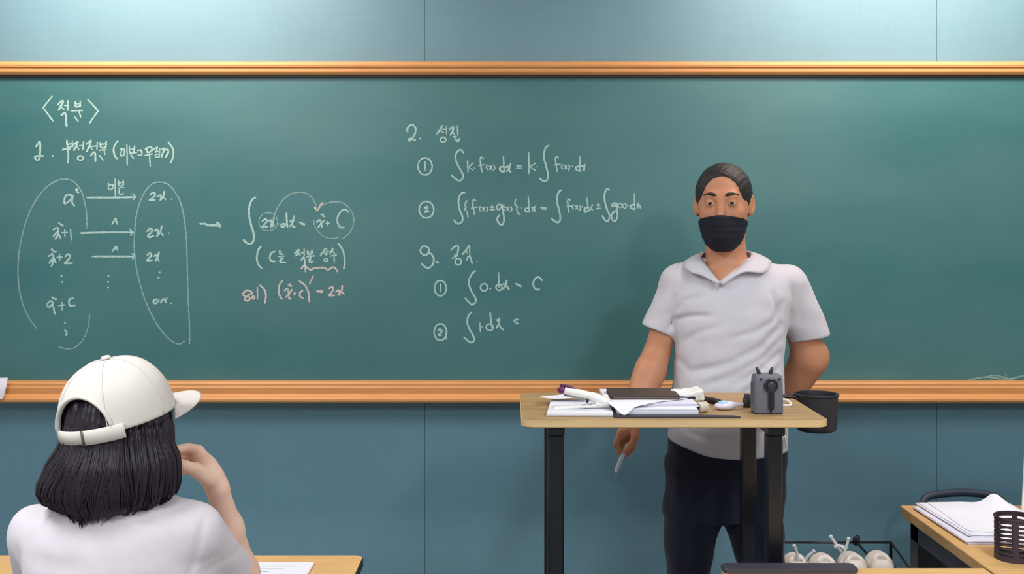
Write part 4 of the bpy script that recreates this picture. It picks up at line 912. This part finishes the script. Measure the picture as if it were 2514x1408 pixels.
# hollow cuffs, the hem, neck opening
zh = Q(0, 1107)[2]; v.ripple(lambda X, Y, Z: np.where(Z < zh+.2, np.maximum(0, (zh+np.clip(Q(1790, 0)[0]-X, 0, 1)**1.5*.44-.008*np.cos((X-.6)*9)+.010)-Z), 0)*1.6, (.34, 3.06, .86), (1.0, 3.52, 1.05))
v.cone(nb_+np.array((-.002, -.004, -.045)), nb_+np.array((-.006, -.012, .08)), .045, .066, .01, 'sub')
vb = Q(1768, 693, 3.18)
el_, er_ = Q(1730, 648, 3.18)-vb, Q(1830, 648, 3.18)-vb
v.field(lambda X, Y, Z: np.maximum(np.maximum(-(X-vb[0])*el_[2]+(Z-vb[2])*el_[0], (X-vb[0])*er_[2]-(Z-vb[2])*er_[0])/.075, Y-3.27), 'sub', .004, (.5, 3.06, 1.36), (.8, 3.30, 1.50))
c = v.crease
f = lambda *p: [Q(x, y, 3.17) for x, y in p]
c(f((1652, 812), (1664, 790), (1700, 778), (1745, 775)), .008, .006, 3.3); c(f((1665, 770), (1690, 740), (1730, 728)), .009, .004, 3.3); c(f((1690, 838), (1720, 815), (1770, 800)), .010, .004, 3.3)
c(f((1926, 745), (1900, 790), (1850, 815), (1790, 830)), .010, .006, 3.3); c(f((1922, 800), (1870, 850), (1790, 890), (1700, 915)), .012, .007, 3.3); c(f((1918, 838), (1880, 875), (1800, 920), (1730, 945)), .012, .006, 3.3)
c(f((1916, 870), (1870, 905), (1800, 940)), .011, .007, 3.3); c(f((1915, 905), (1870, 945), (1820, 962)), .010, .005, 3.3); c(f((1670, 880), (1690, 905)), .009, .004, 3.3)
c(f((1900, 720), (1918, 770), (1922, 810)), .008, .006, 3.3); c(f((1665, 730), (1656, 775), (1660, 812)), .008, .006, 3.3)
c(f((1690, 1062), (1740, 1078), (1800, 1082)), .010, .004, 3.3); c(f((1930, 1040), (1880, 1062), (1810, 1050), (1760, 1052)), .010, .005, 3.3); c(f((1660, 1030), (1690, 1050)), .01, .004, 3.3)
c(f((1600, 770), (1625, 740), (1640, 700)), .010, .004); c(f((1960, 790), (1966, 740), (1955, 700)), .012, .005); c(f((1990, 800), (1985, 750)), .010, .004)
c(f((1757, 712), (1790, 694), (1828, 668)), .0045, .004, 3.26); c(f((1752, 718), (1757, 760), (1758, 790)), .004, .0022, 3.26)
v.ripple(lambda X, Y, Z: .0016*np.sin(X*38+Z*27+2*np.sin(Z*15))*np.sin(Z*41-X*22+Y*20))
po = mesh('polo_shirt', relax(v.mesh(), 1), M_polo, man, True)
# the open collar: two leaves folded over the neck opening
def collar(sgn, pts_in, pts_out):
    a = smooth_path(pts_in, 5); b_ = smooth_path(pts_out, 5); n = len(a); V = []; F = []
    for i in range(n):
        p, q = np.array(a[i]), np.array(b_[i]); m_ = (p+q)/2+np.array((0, -.004, .010))
        for t_ in np.linspace(0, 1, 6): V.append((1-t_)**2*p+2*t_*(1-t_)*m_+t_*t_*q)
    for i in range(n-1):
        for j in range(5): F.append((i*6+j, i*6+j+1, i*6+j+7, i*6+j+6))
    o = mesh('collar', (V, F), M_polo, po, True); s_ = o.modifiers.new('thick', 'SOLIDIFY'); s_.thickness = .0045; s_.offset = 0; return o
ct_ = nb_
collar(-1, [Q(1768, 696, 3.176), Q(1748, 670, 3.196), Q(1731, 648, 3.222), Q(1722, 632, 3.262), Q(1735, 618, 3.325), Q(1785, 610, 3.365)],
           [Q(1764, 699, 3.172), Q(1722, 676, 3.184), Q(1697, 668, 3.190), Q(1678, 652, 3.245), Q(1690, 640, 3.345), Q(1785, 634, 3.40)])
collar(1, [Q(1768, 696, 3.174), Q(1800, 672, 3.196), Q(1824, 648, 3.222), Q(1842, 630, 3.262), Q(1838, 618, 3.325), Q(1785, 610, 3.365)],
          [Q(1772, 700, 3.168), Q(1826, 668, 3.180), Q(1874, 669, 3.190), Q(1892, 648, 3.245), Q(1880, 638, 3.345), Q(1785, 634, 3.40)])
# trousers
v = Vol((.40, 3.10, .07), (.92, 3.50, 1.04), .0045)
tr = [lev(1010, 1652, 1916, .115), lev(1070, 1641, 1928, .118), lev(1130, 1632, 1933, .121), lev(1200, 1629, 1928, .122), lev(1262, 1629, 1924, .118)]
v.loft(tr, 0)
fl = lambda py, xl, xr, ry, cy=0.: lev(py, xl, xr, ry, cy)
zf = .085
v.loft([fl(1225, 1640, 1790, .100), fl(1262, 1633, 1775, .108), fl(1300, 1631, 1760, .105), fl(1350, 1634, 1748, .100), fl(1408, 1638, 1738, .095), fl(1560, 1642, 1735, .085), fl(1750, 1648, 1735, .075, .01), (zf, Q(1690, 0)[0], DM+.02, .052, .072)], .010)
v.loft([fl(1225, 1760, 1914, .100), fl(1262, 1766, 1919, .108), fl(1300, 1782, 1922, .105), fl(1350, 1800, 1922, .100), fl(1408, 1822, 1924, .095), fl(1560, 1838, 1934, .085), fl(1750, 1845, 1938, .075, .01), (zf, Q(1892, 0)[0], DM+.02, .052, .072)], .010)
c = v.crease
for pts, d_ in (([(1650, 1120), (1690, 1180), (1730, 1250)], .005), ([(1770, 1150), (1778, 1210), (1775, 1265)], .006), ([(1760, 1180), (1720, 1230), (1680, 1300)], .005), ([(1790, 1190), (1830, 1240), (1850, 1310)], .005), ([(1690, 1300), (1685, 1400)], .005), ([(1860, 1300), (1870, 1400)], .005), ([(1655, 1160), (1650, 1260)], .005), ([(1900, 1150), (1908, 1230)], .005)):
    c([Q(x, y, 3.18) for x, y in pts], .014, d_)
v.ripple(lambda X, Y, Z: .003*np.sin(X*30+Z*22)*np.sin(Z*31-X*18))
to = mesh('trousers', relax(v.mesh(), 1), M_trousers, man, True)
mesh('drawstring', MB().tube(smooth_path([Q(1917, 1048, 3.24), Q(1921, 1066, 3.20), Q(1919, 1090, 3.185), Q(1918, 1108, 3.182)], 4), .0028, 8).tube(smooth_path([Q(1921, 1048, 3.24), Q(1927, 1070, 3.205), Q(1931, 1100, 3.195)], 4), .0028, 8).vf, M_lace if 'M_lace' in globals() else M_whiteplastic, to, True, label='white cord hanging at the hip')
for a_ in (anR, anL):
    v = Vol((a_[0]-.1, a_[1]-.25, -.01), (a_[0]+.1, a_[1]+.12, .16), .005)
    v.chain([(a_[0], a_[1]+.03, .05), (a_[0], a_[1]-.08, .045), (a_[0], a_[1]-.17, .036)], [.048, .046, .040], .03).cone((a_[0], a_[1]+.02, .06), (a_[0], a_[1], .11), .045, .045, .02); v.cut((0, 0, .001), (0, 0, -1))
    mesh('shoe', relax(v.mesh(), 1), M_darkplastic, man, True)
# the chalk holder in the hand
hh = thing('chalk_holder', 'slim white chalk holder pointing down from the lowered hand of the standing person', 'chalk holder', Hq(1512, 1158, -.03))
mesh('barrel', MB().tube([Hq(1541, 1088, -.036), Hq(1533, 1106, -.035), Hq(1520, 1138, -.034), Hq(1515, 1150, -.034)], [.0058, .0064, .0066, .0062], 14).vf, mat('pale_blue_white_plastic', srgb(214, 228, 238), .3), hh, True, auto=40)
mesh('tip', MB().tube([Hq(1515, 1150, -.034), Hq(1512.5, 1156, -.034), Hq(1512, 1158, -.034)], [.0055, .0048, .0036], 12).vf, mat('white_tip', srgb(238, 240, 242), .6), hh, True, auto=40)

# ------------------------------------------------------------------ the seated person
DG = 1.9
def G(px, py, d=DG): return P(px, py, d)
girl = thing('person', 'seated person seen from behind in an off-white cap and white T-shirt, hand at the mouth', 'person', (-.666, DG, 0))
yaw = math.radians(-19); hc = G(289, 1072); GR = Rz(yaw)            # local: +y forward, x right
def g(x, y, z): return hc + GR @ np.array((x, y, z))
v = Vol((-1.0, 1.60, .0), (-.33, 2.62, 1.42), .0048)
v.ell(g(0, -.004, .042), (.068, .080, .074), GR, 0).ell(g(0, .014, -.03), (.064, .077, .088), GR, .03).ell(g(0, .036, -.085), (.038, .044, .034), GR, .03)
v.cone(g(0, .090, .01), g(0, .104, -.024), .007, .011, .012).cone(g(-.014, .084, -.06), g(.014, .084, -.06), .007, .007, .008)
for sx in (-1, 1): v.ell(g(sx*.078, 0, -.005), (.008, .02, .03), GR, .008).ell(g(sx*.03, .09, .006), (.013, .01, .009), GR, .01, 'sub').ell(g(sx*.03, .080, .006), (.012, .012, .011), GR, .004)
nk = np.array((G(292, 1240)[0], DG-.005, G(0, 1240)[2]))
v.cone(g(0, -.015, -.06), nk, .048, .055, .03)
sR, eR, wR = G(488, 1306, 1.92), G(604, 1470, 2.18), G(534, 1196, 2.06)
v.loft([(.50, nk[0], DG-.02, .165, .12), (.60, nk[0], DG-.02, .16, .115), (.75, nk[0], DG-.01, .13, .095), (.92, nk[0], DG, .15, .10), (1.02, nk[0], DG, .15, .085), (1.075, nk[0], DG, .07, .06)], .04)
v.chain([sR, eR], [.038, .037], .02).chain([eR, eR*.75+wR*.25, eR*.35+wR*.65, wR], [.034, .0345, .0265, .0195], .02)
sL, eL = G(88, 1312, 1.93), np.array((-.90, 2.17, DZ+.045)); wL = np.array((-.74, 2.36, DZ+.040))
v.chain([sL, eL, wL], [.040, .038, .026], .03)
# resting hand
v.cone(wL, wL+np.array((.06, .03, -.006)), .024, .022, .01)
for i in range(4):
    a_ = wL+np.array((.055+.012*i, .055-.022*i, -.008)); v.chain([a_, a_+np.array((.035, .018, -.002)), a_+np.array((.058, .028, -.016))], [.0092, .0085, .0072], .004)
v.chain([wL+np.array((.02, -.005, -.006)), wL+np.array((.05, -.018, -.012)), wL+np.array((.078, -.014, -.018))], [.011, .0095, .008], .005)
# raised hand: back of the hand to the right, fingers bent towards the mouth
def K(px, py, d): return G(px, py, d)
v.cone(wR, K(508, 1145, 2.05), .0195, .0185, .012).cone(K(520, 1165, 2.05), K(487, 1108, 2.058), .0175, .0125, .012).cone(K(522, 1172, 2.06), K(488, 1140, 2.09), .0175, .0125, .012).cone(K(500, 1140, 2.05), K(486, 1124, 2.075), .014, .012, .01)
for pts, r0 in (([(487, 1103, 2.056), (462, 1098, 2.052), (444, 1100, 2.044), (426, 1106, 2.032)], .0086),
                ([(485, 1114, 2.074), (460, 1115, 2.076), (442, 1119, 2.066), (428, 1124, 2.052)], .0088),
                ([(483, 1128, 2.088), (461, 1134, 2.090), (446, 1138, 2.080), (433, 1142, 2.066)], .0084),
                ([(486, 1142, 2.098), (466, 1150, 2.098), (453, 1154, 2.090), (443, 1156, 2.080)], .0076)):
    v.chain([K(*q) for q in pts], [r0*1.1, r0, r0*.95, r0*.85], .003)
v.chain([K(512, 1176, 2.035), K(480, 1152, 2.008), K(452, 1143, 1.995), K(430, 1134, 1.990)], [.0150, .0118, .0100, .0084], .008)
# legs under the desk
for sx in (-1, 1):
    v.chain([(nk[0]+sx*.085, DG-.02, .53), (nk[0]+sx*.10, DG+.40, .53), (nk[0]+sx*.10, DG+.44, .09)], [.078, .056, .042], .04).cone((nk[0]+sx*.10, DG+.44, .06), (nk[0]+sx*.10, DG+.56, .045), .038, .03, .02)
mesh('body', relax(v.mesh(), 1, .4), M_skin_girl, girl, True)
for sx in (-1, 1):
    c_ = g(sx*.03, .0815, .006)
    for lo_, hi_ in ((16, 115), (-110, -20)):
        el = np.radians(np.linspace(lo_, hi_, 9)); az = np.radians(np.linspace(-88, 88, 15))
        lv = [c_+GR @ (np.array((math.sin(a_), math.cos(a_)*math.cos(e_), math.cos(a_)*math.sin(e_)))*.0126) for e_ in el for a_ in az]
        mesh('eyelid', (lv, [(i*15+j, i*15+j+1, (i+1)*15+j+1, (i+1)*15+j) for i in range(8) for j in range(14)]), M_skin_girl, girl, True)
    eo = mesh('eye', MB().lathe([(.0115*math.sin(a), -.0115*math.cos(a)) for a in np.linspace(0, PI, 10)], c_, 18).vf, M_eye, girl, True)
    d_ = Vector(GR @ np.array((0, 1, 0))).to_track_quat('Z', 'Y').to_matrix().to_4x4()
    mesh('iris', MB().lathe([(0, .0119), (.003, .0118), (.0055, .0109), (.0057, .0098)], c_, 18, d_).vf, M_iris, eo, True)
# T-shirt
def lg(py, xl, xr, ry, cy=0.0):
    a, b_ = G(xl, py), G(xr, py); return (a[2], (a[0]+b_[0])/2, DG+cy, (b_[0]-a[0])/2, ry)
v = Vol((-.92, 1.72, .50), (-.40, 2.12, 1.11), .0042)
v.loft([(.52, nk[0], DG-.02, .185, .14), (.66, nk[0], DG-.01, .172, .13), (.80, nk[0], DG, .175, .125), lg(1420, 70, 515, .122), lg(1360, 64, 515, .118), lg(1310, 66, 515, .110), lg(1275, 82, 512, .098), lg(1257, 105, 502, .086), lg(1246, 130, 488, .076), lg(1236, 165, 470, .068), lg(1231, 205, 405, .062)], 0, e=2.2)
d_ = eR-sR; e_ = eL-sL; k1, k2 = (sR+d_*.52, d_), (sL+e_*.52, e_)
v.cone(G(478, 1304, 1.91), sR+d_*.5, .048, .050, .03, clip=k1).cone(sR+d_*.5, sR+d_*.8, .050, .052, 0, clip=k1).cone(G(92, 1308, 1.91), sL+e_*.5, .048, .050, .03, clip=k2).cone(sL+e_*.5, sL+e_*.8, .050, .052, 0, clip=k2)
v.cone(nk+np.array((0, .01, -.012)), nk+np.array((0, .012, .06)), .052, .064, .008, 'sub')
c = v.crease
fb = lambda *p: [G(x, y) for x, y in p]
c(fb((200, 1262), (290, 1284), (380, 1270)), .010, .003); c(fb((512, 1262), (508, 1310), (492, 1370), (480, 1408)), .006, .0026); c(fb((470, 1350), (500, 1368), (540, 1362)), .009, .002); c(fb((500, 1394), (540, 1386), (570, 1390)), .009, .0022); c(fb((330, 1400), (400, 1385), (470, 1392)), .014, .003)
c(fb((66, 1320), (82, 1360), (80, 1408)), .009, .002); c(fb((130, 1330), (200, 1345), (260, 1340)), .018, .003)
v.ripple(lambda X, Y, Z: .0018*np.sin(X*31+Z*24+1.5*np.sin(Z*17))*np.sin(Z*36-X*19+Y*25))
ts = mesh('t_shirt', relax(v.mesh(), 2), M_tee, girl, True)
ring = [nk+np.array((.060*math.cos(a), .012+.058*math.sin(a), -.004+.006*math.sin(a)+.0)) for a in np.linspace(0, 2*PI, 41)]
mesh('neckband', MB().tube(ring, .0062, 8, cap=False, flat=.6).vf, M_tee, ts, True)
# shorts on the seat
v = Vol((nk[0]-.24, 1.72, .42), (nk[0]+.24, 2.36, .70), .006)
v.ell((nk[0], DG-.02, .55), (.185, .155, .11), None, 0)
for sx in (-1, 1): v.cone((nk[0]+sx*.085, DG, .545), (nk[0]+sx*.10, DG+.34, .54), .092, .078, .03)
v.cut((0, DG+.34, 0), (0, 1, 0)); mesh('shorts', relax(v.mesh(), 1), M_trousers, girl, True)
# hair: a mass under locks
prof = [(1085, 152, 424, .098), (1110, 143, 428, .100), (1140, 132, 430, .102), (1170, 117, 431, .104), (1195, 116, 430, .104), (1220, 132, 420, .098), (1238, 172, 385, .085)]
v = Vol((-.86, 1.74, 1.03), (-.50, 2.06, 1.40), .004)
def lh(py, xl, xr, ry): a, b_ = G(xl+12, py), G(xr-9, py); return (a[2], (a[0]+b_[0])/2, DG-.006, (b_[0]-a[0])/2, ry-.007)
v.loft([lh(1062, 176, 412, .082)]+[lh(*q) for q in prof[1:]], 0, e=2.1).ell(hc+np.array((0, 0, .022)), (.0835, .0955, .104), GR, .03)
# open towards the face
v.ell(g(.0, .108, -.045), (.058, .060, .125), GR, .015, 'sub')
v.ripple(lambda X, Y, Z: .0022*np.sin(np.arctan2(Y-DG, X+.666)*46+Z*14)+.002*np.sin(np.arctan2(Y-DG, X+.666)*19-Z*22))
hm = mesh('hair', v.mesh(), M_hair, girl, True)
rr = random.Random(11); b = MB()
pz = np.array([G(0, q[0])[2] for q in prof])[::-1]
def prof_at(z):
    c_ = [np.interp(z, pz, [q[i] for q in prof][::-1]) for i in (1, 2, 3)]
    a, b_ = G(c_[0], 1150), G(c_[1], 1150); return (a[0]+b_[0])/2, (b_[0]-a[0])/2, c_[2]
for i in range(150):
    th = -PI*1.14+(PI*1.27)*(i+rr.random())/150              # round the back and both sides, not over the face
    if i % 3 == 0: th = rr.uniform(-2.9, -1.2)
    left = max(0, -math.cos(th+.35)); amp = rr.uniform(.02, .08)+.22*left*rr.random(); ph = rr.uniform(0, 6); gap = rr.uniform(-.003, .0045)
    sway = -(.40*left+.05)*rr.uniform(.3, 1.3) if th < -1.3 else .08*rr.uniform(-.6, 1); fl = rr.uniform(-.05, .05)*(left+.25); conv = rr.uniform(.4, 1.0)
    zb0 = G(0, 1236+rr.uniform(-26, 14)-12*abs(math.cos(th))+(12 if -2.1 < th < -1.6 else 0))[2]
    for j in range(13):
        o = rr.uniform(-.085, .085); g2 = gap+rr.uniform(-.0018, .0018); zt = rr.uniform(1.196, 1.222); zb = zb0+rr.uniform(-.004, .008); pts = []; ph2 = ph+rr.uniform(-.35, .35)
        for t_ in np.linspace(0, 1, 13):
            z_ = zt+(zb-zt)*t_; cx_, rx2, ry2 = prof_at(z_)
            a = th+o*(1-conv*t_**1.5)+sway*(t_**1.6-.4)+amp*math.sin(t_*(3.5+3*left)+ph2)*t_
            k_ = (1+g2/.1+fl*max(0, t_-.5)**1.2*2)*(1-.12*max(0, min(1, (z_-1.155)/.04)))
            pts.append(np.array((cx_+rx2*k_*math.cos(a), DG-.006+ry2*k_*math.sin(a), z_)))
        r_ = rr.uniform(.0009, .0022); b.tube(pts, [r_*.7]+[r_]*7+[r_*.9, r_*.75, r_*.6, r_*.4, r_*.12], 5, flat=1.4)
mesh('hair_locks', b.vf, M_hair, hm, True)
# ---- cap
CR = GR @ Ry(math.radians(-7)) @ Rx(math.radians(9)); cc = G(291, 1026)
def cp(x, y, z): return cc + CR @ np.array((x, y, z))
rx_, ry_, rz_ = .0925, .1015, .104
def dome(u, s_, off=0.0):                                  # u: angle round (0 = front), s_: 0 rim .. 1 crown
    e = s_*PI/2; k_ = math.cos(e)**.82
    bulge = 1+.012*math.cos(6*u)*math.sin(2*e)*0.3
    return cp((rx_+off)*k_*math.sin(u)*bulge, (ry_+off)*k_*math.cos(u)*bulge, (rz_+off)*math.sin(e)**.96)
nu, ns = 144, 40; V = []; F = []; keep = lambda u, s_: ((abs(abs(u)-PI) if True else 0)/.60)**2+((s_-.07)/.44)**2 > 1 or s_ < .02
for j in range(ns):
    for i in range(nu): V.append(dome(-PI+2*PI*i/nu, j/ns))
V.append(dome(0, 1))
def open_(u, s_): return (min(abs(u-PI), abs(u+PI))/.62)**2+(max(0, s_)/.40)**2 < 1
for j in range(ns):
    for i in range(nu):
        u = -PI+2*PI*(i+.5)/nu
        if open_(u, (j+.5)/ns): continue
        i2 = (i+1) % nu
        if j < ns-1: F.append((j*nu+i, j*nu+i2, (j+1)*nu+i2, (j+1)*nu+i))
        else: F.append((j*nu+i, j*nu+i2, nu*ns))
# snap the border of the back opening to a smooth curve
used = sorted({k for q in F for k in q}); from collections import Counter
ec = Counter(); 
for q in F:
    for a, b_ in zip(q, q[1:]+q[:1]): ec[tuple(sorted((a, b_)))] += 1
for (a, b_), n_ in ec.items():
    if n_ == 1:
        for k_ in (a, b_):
            j, i = divmod(k_, nu)
            if j < ns and j > 0:
                u = -PI+2*PI*i/nu; s_ = j/ns; du = min(abs(u-PI), abs(u+PI)); rad = math.sqrt((du/.62)**2+(s_/.40)**2)
                if rad > 0: sg = 1 if u > 0 else -1; V[k_] = dome(sg*(PI-du/rad), s_/rad)
remap = {k: n_ for n_, k in enumerate(used)}; V = [V[k] for k in used]; F = [tuple(remap[k] for k in q) for q in F]
capo = mesh('cap', (V, F), M_cap, girl, True)
md = capo.modifiers.new('thick', 'SOLIDIFY'); md.thickness = .003; md.offset = 1
# seams, button, rim of the opening
b = MB()
for a in (PI/6, PI/2, 5*PI/6-.02):
    for sg in (-1, 1):
        b.tube([dome(sg*a, s_, .0006) for s_ in np.linspace(.02, .985, 24)], .0009, 6)
mesh('seam', b.vf, M_cap, capo, True)
mesh('button', MB().lathe([(0, 0), (.008, 0), (.0085, .002), (.006, .005), (0, .006)], cp(0, 0, rz_+.001), 20, Matrix(CR.tolist()).to_4x4()).vf, M_cap, capo, True)
arc = [dome((1 if t_ < .5 else -1)*(PI-.62*abs(math.cos(PI*t_))), .40*math.sin(PI*t_), .002) for t_ in np.linspace(.05, .95, 50)]
mesh('opening_binding', MB().tube(arc, .0032, 8, flat=1.4).vf, M_cap, capo, True)
# brim
V = []; nb2, nr = 40, 12
for i in range(nb2+1):
    u = -1.12+2.24*i/nb2; p0 = np.array((rx_*1.0*math.sin(u), ry_*math.cos(u), 0.004)); ext = .100*(max(0, 1-(u/1.12)**2))**.42
    for j in range(nr+1):
        t_ = j/nr; y_ = p0[1]+ext*t_; x_ = p0[0]*(1-.06*t_)
        V.append(cp(x_, y_, p0[2]-.018*t_-1.2*x_*x_*(.35+.65*t_)))
F = [(i*(nr+1)+j, (i+1)*(nr+1)+j, (i+1)*(nr+1)+j+1, i*(nr+1)+j+1) for i in range(nb2) for j in range(nr)]
br = mesh('brim', (V, F), M_cap, capo, True); md = br.modifiers.new('thick', 'SOLIDIFY'); md.thickness = .004; md.offset = 0
# strap and buckle
def strap(u0, u1, z0, z1, off):
    V = []; n_ = 14
    for i in range(n_+1):
        u = u0+(u1-u0)*i/n_
        for z_ in (z0, (z0+z1)/2, z1):
            V.append(cp((rx_+off)*math.sin(u), (ry_+off)*math.cos(u), z_))
    F = [(i*3+j, (i+1)*3+j, (i+1)*3+j+1, i*3+j+1) for i in range(n_) for j in range(2)]
    return V, F
for nm, a in (('strap', strap(PI-.80, PI-.10, -.012, .012, .004)), ('strap', strap(PI-.24, PI+.80, -.011, .011, .001))):
    so = mesh(nm, a, M_cap, capo, True); md = so.modifiers.new('thick', 'SOLIDIFY'); md.thickness = .003; md.offset = 0
mesh('buckle', MB().tube([cp((rx_+.008)*math.sin(PI-.13), (ry_+.008)*math.cos(PI-.13), z_) for z_ in (-.014, 0, .014)], .0016, 8, flat=1.5).vf, mat('brass', srgb(120, 104, 84), .4, .7), capo, True, label='small dark metal buckle')
# her chair, below the picture
sc_ = thing('school_chair', 'school chair under the seated person in the cap', 'chair', (nk[0], DG-.03, 0))
mesh('seat', MB().slab(roundrect(nk[0]-.21, nk[0]+.21, DG-.22, DG+.20, .05), .415, .438, b=.005).vf, M_desk, sc_)
for sx in (-1, 1):
    for yy_ in (DG-.20, DG+.16): mesh('leg', MB().tube([(nk[0]+sx*.19, yy_, 0), (nk[0]+sx*.18, yy_, .416)], .011, 10).vf, M_blackmetal, sc_, True, auto=40)
